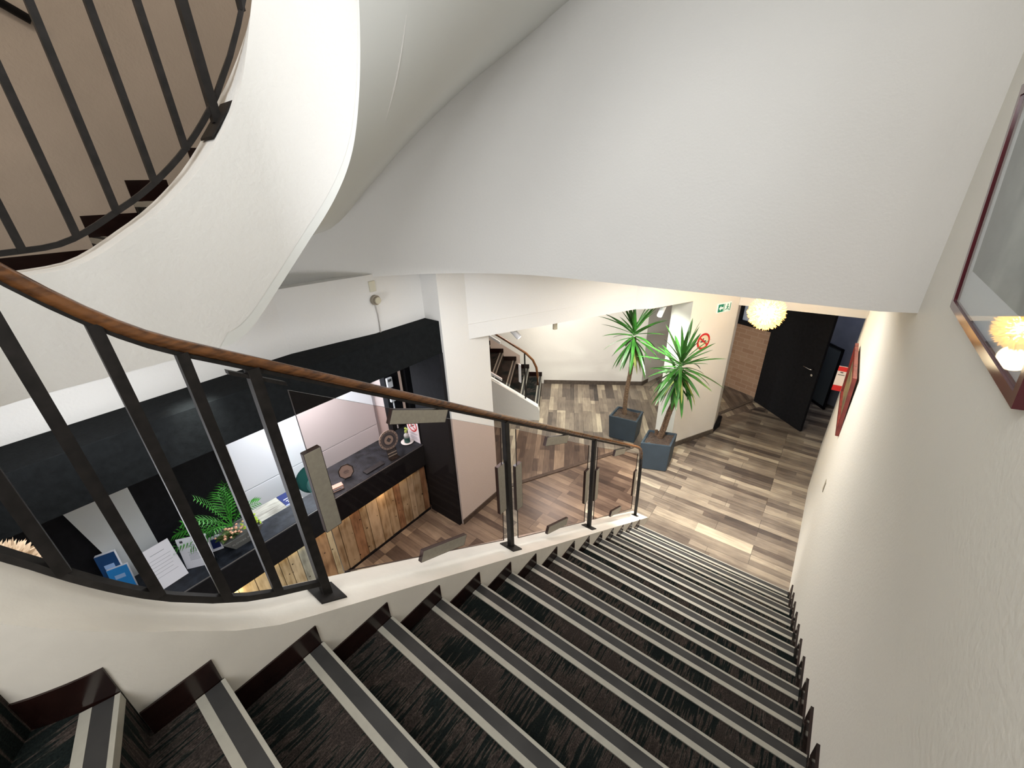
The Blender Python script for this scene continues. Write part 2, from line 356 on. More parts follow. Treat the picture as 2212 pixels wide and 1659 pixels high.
# s keys for west straight: s=2+y/.9 ; far arc s=4-ang/180
TOPU=[(2,3.70),(2+.19/.9,3.707),(2+.435/.9,3.817),(2+.618/.9,3.945),(2+.78/.9,4.105),(3,4.27),(4-169/180,4.40),(4-159/180,4.545),(4-135/180,4.88),(4-110/180,5.20),(4-75/180,5.55),(4,6.3),(5,8.55)]
BOTU=[(2,3.335),(2+.571/.9,3.33),(2+.855/.9,3.533),(4-152/180,3.742),(4-131/180,3.88),(4-110/180,4.052),(4-93/180,4.257),(4-75/180,4.516),(4-40/180,5.03),(4,5.62),(5,7.9)]
BOTO=[(2,3.25),(2+.571/.9,3.25),(4-150/180,3.603),(4-138/180,3.935),(4-129.5/180,4.20),(4-114/180,4.585),(4-100/180,4.83),(4-92.7/180,4.945),(4-60/180,5.3),(4,5.75),(5,8.0)]

# ------------------------------------------------------------------ setting
def poly(name,pts,z,m):
    bm=bmesh.new(); bm.faces.new([bm.verts.new((p[0],p[1],z)) for p in pts]); return struct(name,bm,m)
# floor: main planks, diagonal planks beyond the wooden strip
A0=Vector((-3.03,3.56)); D0=Vector((math.cos(R(61.3)),math.sin(R(61.3))))
def al(t,off=0): p=A0+D0*t+Vector((-D0.y,D0.x))*off; return (p.x,p.y)
bm=bmesh.new(); prism(bm,[(-8,-3.5),(1.2,-3.5),(1.2,10.2),al(7.6),al(-.8),(-8,al(-.8)[1])],-.1,0); struct('floor',bm,FLOORM)
bm=bmesh.new(); prism(bm,[(-8,al(-.8)[1]),al(-.8),al(7.6),(al(7.6)[0],10.2),(-8,10.2)],-.1,0); struct('floor',bm,FLOORB)
bm=bmesh.new(); prism(bm,[al(0,-.03),al(3.1,-.03),al(3.1,.03),al(0,.03)],-.02,.012); struct('trim_1',bm,BASE)

# right wall (with a slight bend further on)
bm=bmesh.new(); prism(bm,[(.405,-3.4),(.405,5.98),(.47,7.32),(.75,7.32),(.75,-3.4)],-.1,7.6); struct('wall_right',bm,mat('right_wall_plaster',(.77,.755,.69),.85,bump=.2,bscale=60,vary=.015,vscale=1.2,spec=.2))
# header wall: arc then straight, bottom at 3.2
ang=[180-90*i/24 for i in range(25)]
inn=[(CX-RO,-.02)]+[(CX+RO*math.cos(R(a)),Y1+RO*math.sin(R(a))) for a in ang]+[(-1.0,2.98),(.14,3.01),(.24,3.02),(.44,3.09)]
out=[(CX-RO-.18,-.02)]+[(CX+(RO+.18)*math.cos(R(a)),Y1+(RO+.18)*math.sin(R(a))) for a in ang]+[(-1.0,3.2),(.14,3.2),(.24,3.2),(.44,3.2)]
bm=bmesh.new(); ribbon(bm,inn,out,[3.2]*len(inn),[7.6]*len(inn)); o=struct('wall_front',bm,PL)
esplit(o)
# near half of the stairwell wall, behind the camera
an=[0-180*i/30 for i in range(31)]
bm=bmesh.new(); i2=[(CX+RO*math.cos(R(a)),-.9+RO*math.sin(R(a))) for a in an if a>=-92]; o2=[(CX+(RO+.2)*math.cos(R(a)),-.9+(RO+.2)*math.sin(R(a))) for a in an if a>=-92]
ribbon(bm,i2,o2,[-.1]*len(i2),[7.6]*len(i2)); struct('wall_back',bm,PL,True)
bm=bmesh.new(); i2=[(CX+RO*math.cos(R(a)),-.9+RO*math.sin(R(a))) for a in an if a<=-88]+[(CX-RO,0)]; o2=[(CX+(RO+.2)*math.cos(R(a)),-.9+(RO+.2)*math.sin(R(a))) for a in an if a<=-88]+[(CX-RO-.2,0)]
ribbon(bm,i2,o2,[3.2]*len(i2),[7.6]*len(i2)); struct('wall_back',bm,PLW,True)
sbox('ceiling',(-4.2,.7,-3.4,3.3,7.6,7.7),CEIL)
BEIGE=mat('beige_wall_lining',(.42,.34,.27),.9,bump=.25,bscale=60,vary=.06,vscale=3)  # thin beige lining just inside the curved wall, covering its plaster
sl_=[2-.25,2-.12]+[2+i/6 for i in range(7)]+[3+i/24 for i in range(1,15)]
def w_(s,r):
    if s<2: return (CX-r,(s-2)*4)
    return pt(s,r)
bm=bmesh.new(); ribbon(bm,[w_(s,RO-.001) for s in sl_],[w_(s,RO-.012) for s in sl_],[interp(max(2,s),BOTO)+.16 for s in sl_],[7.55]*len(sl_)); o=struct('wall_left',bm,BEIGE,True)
# lobby ceiling, hall ceiling
poly('ceiling',[(-3.02,3.2),(.6,3.2),(.6,7.0),(-1.0,7.0),(-1.95,5.1),(-3.02,3.2)],3.22,CEIL)
poly('ceiling',[(-8,3.08),(-3.02,3.08),(-1.95,5.1),(-1.5,5.95),(-1.2,9.6),(-8,10.2)],2.56,CEIL)
poly('ceiling',[(-1.9,6.72),(1,6.72),(1,10.2),(-1.9,10.2)],2.45,CEIL)
poly('ceiling',[(-3.75,-3.4),(-2.2,-3.4),(-2.2,.4),(-3.75,.4)],3.338,CEIL)
# grey wall over the reception beam
pl=[(-3.45,-3.2),(-3.45,1.40),(-3.36,1.80),(-3.28,2.12),(-3.255,2.72)]
bm=bmesh.new(); ribbon(bm,pl,[(p[0]-.12,p[1]) for p in pl],[2.6]*5,[3.225]*5); struct('wall_left',bm,PL)
# white column
sbox('wall_left',(-3.62,-3.02,2.715,3.42,0,3.25),PL)
# bulkhead over the diagonal opening
P0=Vector((-3.03,3.08)); P1=Vector((-1.955,5.10)); nb=Vector((-.883,.469))
bm=bmesh.new(); prism(bm,[P0,P1,P1+nb*.25,P0+nb*.25],2.39,3.25); struct('wall_front',bm,PL)
Q0=Vector((-1.785,5.23)); Q1=Vector((-1.45,5.867)); Q2=Vector((-1.019,6.693))
bm=bmesh.new(); prism(bm,[P1,Q0,Q0+nb*.3,P1+nb*.25],2.39,3.25); struct('wall_front',bm,PL)
bm=bmesh.new(); prism(bm,[Q0,Q1,Q1+nb*.3,Q0+nb*.3],2.39,3.25); struct('wall_front',bm,PLW)
# wall P with its end face and the corridor jamb
bm=bmesh.new(); prism(bm,[Q1,Q2,(-1.06,7.2),(-1.40,7.2),Q2+nb*.36,Q1+nb*.36],0,3.25); struct('wall_front',bm,PLW)
# corridor head
bm=bmesh.new(); prism(bm,[(-1.019,6.70),(.46,6.80),(.46,6.95),(-1.019,6.95)],2.20,3.25); struct('wall_front',bm,PLW)
# far wall of the back hall
F0=Vector((-4.442,6.734)); F1=Vector((-2.692,7.783)); fd=(F1-F0).normalized(); fn=Vector((-fd.y,fd.x))
Fs=F0-fd*3.2
bm=bmesh.new(); prism(bm,[Fs,F1,F1+fn*.15,Fs+fn*.15],0,2.6); struct('wall_back',bm,PLW)
bm=bmesh.new(); prism(bm,[F1,(-2.45,9.3),(-2.3,9.3),F1+fn*.15+fd*.15],0,2.6); struct('wall_back',bm,PLW)
bm=bmesh.new(); prism(bm,[F0,F1,F1-fn*.015,F0-fn*.015],0,.085); struct('baseboard_back',bm,BASE)
bm=bmesh.new(); prism(bm,[F1,(-2.45,9.3),(-2.435,9.29),F1-fn*.015+Vector((.012,0))],0,.085); struct('baseboard_back',bm,BASE)
d=(Q2-Q1).normalized(); nn=Vector((d.y,-d.x))
bm=bmesh.new(); prism(bm,[Q1,Q2,Q2+nn*.015,Q1+nn*.015],0,.085); struct('baseboard_front',bm,BASE)
bm=bmesh.new(); prism(bm,[(-1.02,6.70),(-1.045,7.2),(-.99,7.2),(-.965,6.98)],0,.09); struct('baseboard_front',bm,BLK)
bm=bmesh.new(); prism(bm,[(-3.02,2.715),(-3.02,3.42),(-3.005,3.42),(-3.005,2.715)],0,.07); struct('baseboard_left',bm,BASE)
# back hall left closure and corridor room
bm=bmesh.new(); prism(bm,[(-8,3.1),(-7.9,3.1),(-7.9,10.2),(-8,10.2)],0,2.6); struct('wall_left',bm,PLW)
B0=Vector((-1.263,8.708)); B1=Vector((-.695,8.473)); bd=(B1-B0).normalized(); bn=Vector((-bd.y,bd.x))
Bs=B0-bd*.9; Be=B1+bd*.08
for nm,pp,z0,z1,mm in (('wall_back',(Bs,Be),0,1.335,BRICKW),):
    m4=frame((Bs.x,Bs.y,0),(bd.x,bd.y,0),(bn.x,bn.y,0)); L_=(Be-Bs).length
    bm=bmesh.new(); box(bm,0,L_,0,.14,z0,z1); o=struct(nm,bm,mm); o.matrix_world=m4
# black framed window above the brick
m4=frame((Bs.x,Bs.y,0),(bd.x,bd.y,0),(bn.x,bn.y,0))
wn=bpy.data.objects.new('window_1',None); COL.objects.link(wn); wn['kind']='structure'
bm=bmesh.new(); box(bm,.86,L_,-.02,.1,1.335,1.41); box(bm,.86,.93,-.02,.1,1.41,2.4); box(bm,L_-.05,L_,-.02,.1,1.41,2.4); box(bm,.86,L_,-.02,.1,2.38,2.45)
o=obj('window_frame',bm,BLK,wn); o.matrix_world=m4
o=boxo('window_pane',(.93,L_-.05,.05,.06,1.41,2.38),mat('milky_glass',(.36,.40,.47),.3,emis=(.45,.52,.62),es=.22),wn); o.matrix_world=m4
bm=bmesh.new(); box(bm,0,.86,0,.14,1.335,2.45); o=struct('wall_back',bm,PLW); o.matrix_world=m4
G0=Vector((.62,8.81)); G1=Vector((-.6,9.56))
bm=bmesh.new(); prism(bm,[G0+Vector((.35,-.2)),G0,G1,G1+Vector((.1,.15)),G0+Vector((.45,-.05))],0,2.5); struct('wall_back',bm,GREYW)
bm=bmesh.new(); prism(bm,[(.75,7.32),(.97,8.61),(1.07,8.61),(.85,7.32)],0,2.5); struct('wall_right',bm,GREYW)
bm=bmesh.new(); prism(bm,[G1,Be+bn*.14,Be+bn*.2+Vector((-.1,0)),G1+Vector((-.1,.1))],0,2.5); struct('wall_back',bm,BLK)
bm=bmesh.new(); prism(bm,[B1+Vector((.0,-.03)),B1+Vector((-.93,-1.25)),B1+Vector((-.94,-1.20)),B1+Vector((-.03,-.0))],0,.012); 
bm.free(); bm=bmesh.new(); s0=Vector((-1.073,7.443)); s1=Vector((-.679,8.341)); dd=(s1-s0).normalized(); q=Vector((-dd.y,dd.x))*.03
prism(bm,[s0-q,s1-q,s1+q,s0+q],-.02,.01); struct('trim_2',bm,BASE)

# black door, half open
door=bpy.data.objects.new('door_1',None); COL.objects.link(door); door['kind']='structure'
E0=Vector((-.672,8.30)); E1=Vector((.150,7.535)); ed=(E1-E0).normalized(); en=Vector((ed.y,-ed.x)); W_=(E1-E0).length
m4=frame((E0.x,E0.y,.004),(ed.x,ed.y,0),(-en.x,-en.y,0))
bm=bmesh.new(); box(bm,0,W_,0,.045,0,2.02); bevel(bm,.003,1); o=obj('door_leaf',bm,BLK,door); o.matrix_world=m4
bm=bmesh.new()
tube(bm,[(W_-.09,0,1.10),(W_-.09,-.05,1.10),(W_-.11,-.058,1.10),(W_-.23,-.058,1.105)],.008,8); lathe(bm,[(.022,-.003),(.022,.003)],(0,0,0),12)
o=obj('door_handle',bm,CHROME,door,True); o.matrix_world=m4
for v in o.data.vertices:
    pass
bm=bmesh.new(); lathe(bm,[(.020,0),(.020,.012)],(0,0,0),14)
o=obj('door_lock',bm,CHROME,door); o.matrix_world=m4@Matrix.Translation((W_-.09,0,1.0))@Matrix.Rotation(R(90),4,'X')

# low black-framed glass screen behind the door
t=thing('glass_screen','low black-framed glass screen standing behind the open black door','screen',(.3,8.75,0))
m4=frame((.42,8.62,0),(-.62,.78,0),(0,0,1)) # x along, y up, z normal
for nm,mm,bs in (('frame',BLK,[(0,.03,0,1.17,-.015,.015),(.55,.58,0,1.17,-.015,.015),(0,.58,1.14,1.17,-.015,.015),(0,.58,.0,.05,-.015,.015)]),('glass_pane',mat('teal_grey_glass',(.10,.12,.13),.3),[(.03,.55,.05,1.14,-.004,.004)])):
    bm=bmesh.new()
    for b in bs: box(bm,*b)
    o=obj(nm,bm,mm,t); o.matrix_world=m4

# ------------------------------------------------------------------ steps
def step(name,parent,poly4,z0,z1,front):
    """carpeted step from plan polygon; front=(A,B) nosing line ends, inward dir toward step; adds nosing children"""
    bm=bmesh.new(); prism(bm,poly4,z0,z1); st=obj(name,bm,CARPET,parent)
    A=Vector(front[0]); B=Vector(front[1]); n=Vector(front[2]).normalized(); d=(B-A).normalized()
    def quad(o0,o1,zt,zb,nm,mm):
        bm=bmesh.new(); prism(bm,[A-n*-o0,B+n*o0,B+n*o1,A+n*o1],zb,zt); return obj(nm,bm,mm,st)
    bm=bmesh.new(); prism(bm,[A-n*.001,B-n*.001,B+n*.010,A+n*.010],z1-.026,z1+.006); prism(bm,[A+n*.052,B+n*.052,B+n*.075,A+n*.075],z1-.002,z1+.006)
    obj('nosing_trim',bm,STRIP,st)
    bm=bmesh.new(); prism(bm,[A+n*.010,B+n*.010,B+n*.052,A+n*.052],z1-.002,z1+.005); obj('nosing_insert',bm,RUB,st)
    return st
def skirt(parent,A,B,z,h=.10,n=(1,0),th=.006,mm=None):
    A=Vector(A); B=Vector(B); n=Vector(n).normalized()*th
    bm=bmesh.new(); prism(bm,[A,B,B+n,A+n],z,z+h); return obj('skirting_tile',bm,mm or TILE,parent)
stair=thing('staircase','wide carpeted staircase with striped nosings, going down to the lobby floor','staircase',(-.4,4,0))
XI=CX+RC+.0; XO=.405
for k in range(1,16):
    yf=4.08-.27*k; z=.175*k
    if k<15: pg=[(XI,yf),(XI,yf-.30),(XO,yf-.30),(XO,yf)]
    else:
        a=R(-16); pg=[(XI,yf),(CX+RC*math.cos(a),RC*math.sin(a)-.03),((CX+(RO-.01)*math.cos(a)),(RO-.01)*math.sin(a)-.03),(XO,yf)]
    step('step',stair,pg,max(0,z-.30),z,((XI+.008,yf),(XO-.022,yf),(0,-1)))
    skirt(stair,(XI,yf-.005),(XI,yf-.27 if k<15 else -.14),z,.095,(1,0))
    skirt(stair,(XO,yf+.01),(XO,yf-.27),z-.0,.10,(-1,0),.012)
def wedge(parent,a0,a1,z,r0,r1,cy=0,th=.3,last=False):
    aa=[a0+(a1-a0)*i/6 for i in range(7)]
    pg=[(CX+r0*math.cos(R(a)),cy+r0*math.sin(R(a))) for a in aa]+[(CX+r1*math.cos(R(a)),cy+r1*math.sin(R(a))) for a in aa[::-1]]
    f=R(a0); A=(CX+(r0+.008)*math.cos(f),cy+(r0+.008)*math.sin(f)); B=(CX+(r1-.02)*math.cos(f),cy+(r1-.02)*math.sin(f))
    sgn=-1
    nv=(math.sin(f),-math.cos(f))
    st=step('step',parent,pg,z-th,z,(A,B,nv))
    for i in range(3):
        b0,b1=a0+(a1-a0)*i/3,a0+(a1-a0)*(i+1)/3
        p=lambda b,r:(CX+r*math.cos(R(b)),cy+r*math.sin(R(b)))
        bm=bmesh.new(); prism(bm,[p(b0,r0),p(b1,r0),p(b1,r0+.006),p(b0,r0+.006)],z,z+.10); obj('skirting_tile',bm,TILE,parent)
    return st
for i,(a0,a1) in enumerate([(-16,-37),(-34,-55),(-52,-73),(-70,-91)]):
    wedge(stair,a0,a1,.175*(16+i),RC,RO-.01)
# soffit slab under the lower flight
bm=bmesh.new(); prism(bm,[(-1.349,3.2),(.405,3.2),(.405,-.4),(-1.349,-.4)],[.10,.10,2.40,2.40],[.30,.30,2.60,2.60]); obj('soffit',bm,PL,stair)

# curb beside the lower flight
ss=[i/40 for i in range(41)]+[1+i/60 for i in range(1,46)]
ss=[s for s in ss]
def fl(s): return 0 if s<1 else min(1,(s-1)/.12)*min(1,(2-s)/.15)
inn=[pt(s,RI+.045*fl(s)) for s in ss]; outp=[pt(s,RC) for s in ss]
inn[0]=(CX+RI,4.13); outp[0]=(CX+RC,4.13)
zt=[curbtop(s) for s in ss]; zt[0]=.045
zb=[max(0,z-.42) for z in zt]
for i,s in enumerate(ss):
    if s>1.5: zb[i]=zb[i]+(3.335-zb[i])*min(1,(s-1.5)/.4)
bm=bmesh.new(); ribbon(bm,inn,outp,zb,zt); o=obj('curb',bm,CURB,stair); esplit(o)

# ------------------------------------------------------------------ upper flight
up=thing('staircase','upper white flight curving overhead, its dark steps seen behind the upper railing','staircase',(-2.9,0,3.3))
su=[1.75,1.8,1.85,1.9,1.95]+[2+i/20 for i in range(21)]+[3+i/96 for i in range(1,97)]+[4+i/10 for i in range(1,11)]
inn=[pt(s,RI) for s in su]; outp=[pt(s,RC) for s in su]
bm=bmesh.new(); ribbon(bm,inn,outp,[interp(s,BOTU)+(.05 if s>2.6 else .0) for s in su],[interp(s,TOPU) for s in su]); o=obj('stringer',bm,PL,up)
esplit(o)
# soffit of upper flight: ruled surface with thickness
bm=bmesh.new(); NR=10; rows=[]
for s in [q for q in su if q>=2]:
    a=Vector((*pt(s,RI+.001),interp(s,BOTU)-.001)); b=Vector((*pt(s,RO),interp(s,BOTO)))
    row=[]
    for j in range(NR+1):
        f=j/NR; p=a.lerp(b,f); g=f*f*(3-2*f); p.z=a.z+(b.z-a.z)*(f*.55+g*.45); row.append(p)
    rows.append(row)
lo=[[bm.verts.new(p) for p in r] for r in rows]; hi=[[bm.verts.new(p+Vector((0,0,.12))) for p in r] for r in rows]
for i in range(len(rows)-1):
    for j in range(NR):
        bm.faces.new((lo[i][j],lo[i][j+1],lo[i+1][j+1],lo[i+1][j])); bm.faces.new((hi[i][j],hi[i+1][j],hi[i+1][j+1],hi[i][j+1]))
for i in range(len(rows)-1): bm.faces.new((lo[i][0],lo[i+1][0],hi[i+1][0],hi[i][0]))
o=obj('soffit',bm,mat('soffit_paint',(.70,.71,.68),.9,vary=.015,vscale=1.2,spec=.15),up,True); esplit(o)
# landing + steps going up on the west side
XW=CX-RO; XWI=CX-RC
bm=bmesh.new(); prism(bm,[(XWI,.57),(XW,.57),(XW,-1.2),(XWI-.3,-1.2),(XWI,-.6)],3.34,3.50); obj('landing',bm,CARPET,up)
def wskirt(y0,y1,z):
    bm=bmesh.new(); box(bm,XW,XW+.022,y0,y1,z,z+.13); obj('skirting_tile',bm,TILE,up)
wskirt(-1.0,.55,3.50)
ys=[.55,.83,1.1]
for i,yf in enumerate(ys[:2]):
    z=3.69+.19*i
    step('step',up,[(XWI,yf),(XW,yf),(XW,yf+.32),(XWI,yf+(.32 if i==0 else .08))],z-(.19 if i==0 else .12),z,((XWI-.008,yf),(XW+.02,yf),(0,1)))
    wskirt(yf,yf+.29,z)
for i in range(9):
    a0=171-18*i; z=4.07+.19*i
    aa=[a0-20*j/5 for j in range(6)]
    pg=[(CX+RC*math.cos(R(a)),Y1+RC*math.sin(R(a))) for a in aa]+[(CX+(RO-.005)*math.cos(R(a)),Y1+(RO-.005)*math.sin(R(a))) for a in aa[::-1]]
    zs=[interp(4-(a0-20*j/8)/180,BOTO) for j in range(9)]; zlow=max(zs)+.14; z=max(z,zlow+.04)
    f=R(a0); A=(CX+(RC+.008)*math.cos(f),Y1+(RC+.008)*math.sin(f)); B=(CX+(RO-.02)*math.cos(f),Y1+(RO-.02)*math.sin(f))
    zb_=min(interp(4-a/180,BOTO) for a in aa)+.05
    step('step',up,pg,max(z-.2,zlow),z,(A,B,(math.sin(f),-math.cos(f))))
    for j in range(3):
        b0,b1=a0-6*j,a0-6-6*j
        p=lambda b,r:(CX+r*math.cos(R(b)),Y1+r*math.sin(R(b)))
        if i<4:
            bm=bmesh.new(); prism(bm,[p(b0,RO-.006),p(b1,RO-.006),p(b1,RO-.030),p(b0,RO-.030)],z,z+.13); obj('skirting_tile',bm,TILE,up)

# ------------------------------------------------------------------ lower railing
XR=CX+.42
rail=thing('stair_railing','long railing with wooden handrail, black bars and brown glass panels beside the wide stairs','railing',(XR,2,1.5))
def railpt(s,dz):
    p=pt(s,.42); return (p[0],p[1],curbtop(s)+dz)
def sy(y): return 1-y/4.08
pts=[]
for i in range(0,41):
    s=1.45-.45*i/40
    p=pt(s,.42-.03*fl(s)); z=3.853+(s-1)*180*.0116
    pts.append((p[0],p[1],z))
def hz(y): return 3.747-.655*y+max(0,.25-y)**2*1.7
yy=[.04,.08,.12,.16,.20,.25]+[.25+3.4*i/20 for i in range(1,21)]
pts+=[(XR,y,hz(y)) for y in yy]
pts+=[(XR,3.75,1.285),(XR,3.82,1.225),(XR,3.865,1.15),(XR,3.885,1.06)]
tubeo('handrail',pts,.0185,HRAIL,rail,12,flat=.85)
# metal bar under the handrail
tubeo('under_rail',[(p[0],p[1],p[2]-.024) for p in pts[:-5]],.013,IRON,rail,4,square=True,flat=.6)
def post(parent,x,y,z0,z1,w=.014,plate=True,name='post'):
    bm=bmesh.new(); box(bm,x-w,x+w,y-w,y+w,z0,z1); o=obj(name,bm,IRON,parent)
    return o
def plate(parent,x,y,z,sl=-.665,a=.055,b=.045):
    bm=bmesh.new(); vs=box(bm,x-a,x+a,y-b,y+b,z,z+.008)
    for v in vs: v.co.z+=(v.co.y-y)*sl
    return obj('base_plate',bm,IRON,parent)
def ct(y): return 2.79-.665*y
for y in (.395,1.509,2.648):
    p=post(rail,XR,y,ct(y),3.725-.655*y,.0155); plate(p,XR,y,ct(y))
# last post bends over into the handrail
bm=bmesh.new(); tube(bm,[(XR,3.93,ct(3.93)),(XR,3.925,.5),(XR,3.90,.95),(XR,3.882,1.10)],.019,8); o=obj('post',bm,IRON,rail,True); plate(o,XR,3.93,ct(3.93),-.665,.035,.035)
# balusters and bottom rail on the bend
for y,z1 in ((.255,None),(.128,None),(.003,None)):
    post(rail,XR,y,curbtop(sy(y))+.065,hz(y)-.02,.0125,name='baluster')
for a in (-17,-35,-53,-70):
    s=1-a/180; p=pt(s,.42-.03*fl(s)); post(rail,p[0],p[1],curbtop(s)+.065,3.833+(s-1)*180*.0116,.0125,name='baluster')
bp=[]
for i in range(0,31):
    s=1.45-(1.45-sy(.395))*i/30; p=pt(s,.42-.03*fl(s)); bp.append((p[0],p[1],curbtop(s)+.062))
tubeo('bottom_rail',bp,.014,IRON,rail,4,square=True)
# bracket plate beneath the handrail
bm=bmesh.new(); box(bm,XR-.012,XR+.012,.335,.47,0,.012)
for v in bm.verts: v.co.z+=3.69-.655*v.co.y
obj('bracket',bm,IRON,rail)

GEDGE=mat('glass_edge',(.03,.022,.018),.3)
def slab(name,pts,m,parent,x0,x1):
    bm=bmesh.new(); a=[bm.verts.new((x0,y,z)) for y,z in pts]; b=[bm.verts.new((x1,y,z)) for y,z in pts]
    n=len(pts); bm.faces.new(a); bm.faces.new(b[::-1])
    for i in range(n): bm.faces.new((a[i],b[i],b[(i+1)%n],a[(i+1)%n])).material_index=1
    return obj(name,bm,[m,GEDGE if m is BROWNGL else m],parent)
def clamp(parent,p,d,ln,out,stem_to,h=.028):
    """box clamp on the glass edge; centre p=(y,z), direction d (dy,dz), length ln; out = unit (dy,dz) away from the glass"""
    d=Vector((0,*d)).normalized(); o=Vector((0,*out)).normalized()
    c=Vector((XR,*p)); m4=Matrix.Identity(4)
    X=Vector((1,0,0))
    for i in range(3): m4[i][0]=X[i]; m4[i][1]=d[i]; m4[i][2]=o[i]; m4[i][3]=c[i]
    bm=bmesh.new(); box(bm,-.011,.011,-ln/2,ln/2,-.040,.018); bevel(bm,.001,1)
    g=obj('glass_clamp',bm,TAN,parent); 
    g.matrix_world=m4
    bm=bmesh.new(); box(bm,-.0105,.0105,-ln/2,ln/2,-.0415,-.040); box(bm,-.0105,.0105,-ln/2,ln/2,.018,.0195); box(bm,-.0105,.0105,-ln/2-.0015,-ln/2,-.040,.018); box(bm,-.0105,.0105,ln/2,ln/2+.0015,-.040,.018); q=obj('clamp_cap',bm,CLDARK,g); q.matrix_world=m4
    # stem
    a=Vector((XR,*p))+o*.018; b=Vector((XR,*stem_to))
    bm=bmesh.new(); tube(bm,[a,b],.0085 if abs(out[0])<.9 else .013,8); tube(bm,[a,a+o*.006],.020,8); tube(bm,[b-o*.006,b+o*.002],.026,10)
    obj('clamp_stem',bm,IRON,g)
    return g
panels=[((.472,3.364),(1.465,2.717),(1.44,1.905),(.477,2.565)),((1.60,2.637),(2.552,1.99),(2.546,1.175),(1.585,1.80)),((2.722,1.876),(3.76,1.20),(3.76,.41),(2.728,1.06))]
sl=(1,-.655); posts=[.395,1.509,2.648,3.905]
for i,(tl,tr,br,bl) in enumerate(panels):
    g=slab('glass_panel',[tl,tr,br,bl],BROWNGL,rail,XR-.004,XR+.004)
    for a,b in zip([tl,tr,br,bl],[tr,br,bl,tl]): pass
    mt=((tl[0]+tr[0])/2,(tl[1]+tr[1])/2); mb=((bl[0]+br[0])/2,(bl[1]+br[1])/2)
    lw=.31 if i<2 else .28
    clamp(rail,(mt[0]-.02,mt[1]+.013),sl,lw,(.3,1),(mt[0]-.02,3.725-.655*(mt[0]-.02)))
    clamp(rail,(mb[0]+.01,mb[1]+.014),sl,lw,(-.3,-1),(mb[0]+.01,ct(mb[0]+.01)))
    ml=((tl[0]+bl[0])/2,(tl[1]+bl[1])/2+.0); mr=((tr[0]+br[0])/2,(tr[1]+br[1])/2)
    clamp(rail,(ml[0],ml[1]),(0,1),.34,(-1,0),(posts[i]+.012,ml[1]))
    clamp(rail,(mr[0],mr[1]),(0,1),.34,(1,0),(posts[i+1]-.012,mr[1]))

# ------------------------------------------------------------------ upper railing
XU=CX-.42
ur=thing('stair_railing','black upper railing of slim bars on the overhead curb, against the beige wall','railing',(XU,.5,3.7))
def utop(s): return interp(s,TOPU)
bp=[]
for i in range(0,41):
    s=1.82+(3.55-1.82)*i/40; p=pt(s,.42); bp.append((p[0],p[1],(utop(s) if s>=2 else curbtop(s))+.065))
tubeo('bottom_rail',bp,.0125,IRON,ur,4,square=True)
for y in (-.13,.0,.14,.28,.41,.552,.687,):
    z=(utop(2+y/.9) if y>=0 else 3.70)
    post(ur,XU,y,z+.06,z+1.0,.0105,name='baluster')
p=post(ur,XU,.825,4.165,5.15,.016)
bm=bmesh.new(); vs=box(bm,XU-.06,XU+.06,.77,.88,4.168,4.176)
for v in vs: v.co.z+=(v.co.y-.825)*1.15
obj('base_plate',bm,IRON,p)
for a in (163,150,137,124):
    s=4-a/180; q=pt(s,.42); post(ur,q[0],q[1],utop(s)+.06,utop(s)+1.0,.0105,name='baluster')
hp=[]
for i in range(0,31):
    s=1.82+(3.55-1.82)*i/30; p=pt(s,.42); hp.append((p[0],p[1],(utop(s) if s>=2 else 3.70)+1.01))
tubeo('handrail',hp,.021,HRAIL,ur,10)
t=thing('wall_handrail','short end of a dark handrail on the beige wall behind the upper bars','handrail',(-3.68,.65,4.79))
tubeo('rail',[(-3.68,.15,5.085),(-3.68,.70,4.765)],.022,IRON,t,8); tubeo('bracket',[(-3.68,.45,4.89),(-3.735,.45,4.86)],.008,IRON,t,6)

# ------------------------------------------------------------------ reception
fr=thing('portal_frame','deep black painted beam and side post framing the reception opening','frame',(-3.2,1,0))
bm=bmesh.new(); box(bm,-3.45,-3.05,-3.2,2.715,2.355,2.693); bevel(bm,.003,1); obj('beam',bm,BLKW,fr)
bm=bmesh.new(); box(bm,-3.56,-3.045,2.67,2.714,0,2.355); obj('post',bm,BLK,fr)
# black interior
for nm,b,mm in (('wall_left',(-4.2,-4.1,-3.2,.84,0,2.45),BLK),('wall_left',(-4.2,-4.1,2.655,2.865,0,2.45),BLK),('wall_left',(-4.2,-4.1,2.975,3.6,0,2.45),BLK),
    ('wall_left',(-4.2,-4.1,.84,2.655,0,.60),BLK),('wall_left',(-4.2,-4.1,2.865,2.975,0,.9),BLK),('wall_left',(-4.2,-4.1,.84,2.975,2.2,2.45),BLK),
    ('wall_left',(-3.64,-3.56,2.715,3.42,0,2.45),BLK),('wall_left',(-4.2,-3.62,3.42,3.5,0,2.45),BLK),('ceiling',(-4.2,-3.45,-3.2,3.5,2.42,2.46),BLK)):
    sbox(nm,b,mm)
# vertical grey strip panel and door lining
tag(boxo('wall_panel',(-4.098,-4.07,3.12,3.27,1.0,2.2),DGREY),'narrow dark grey strip panel on the black wall, right end of the reception','panel')
sbox('trim_3',(-4.11,-4.075,.835,.885,1.05,2.2),WHITE)
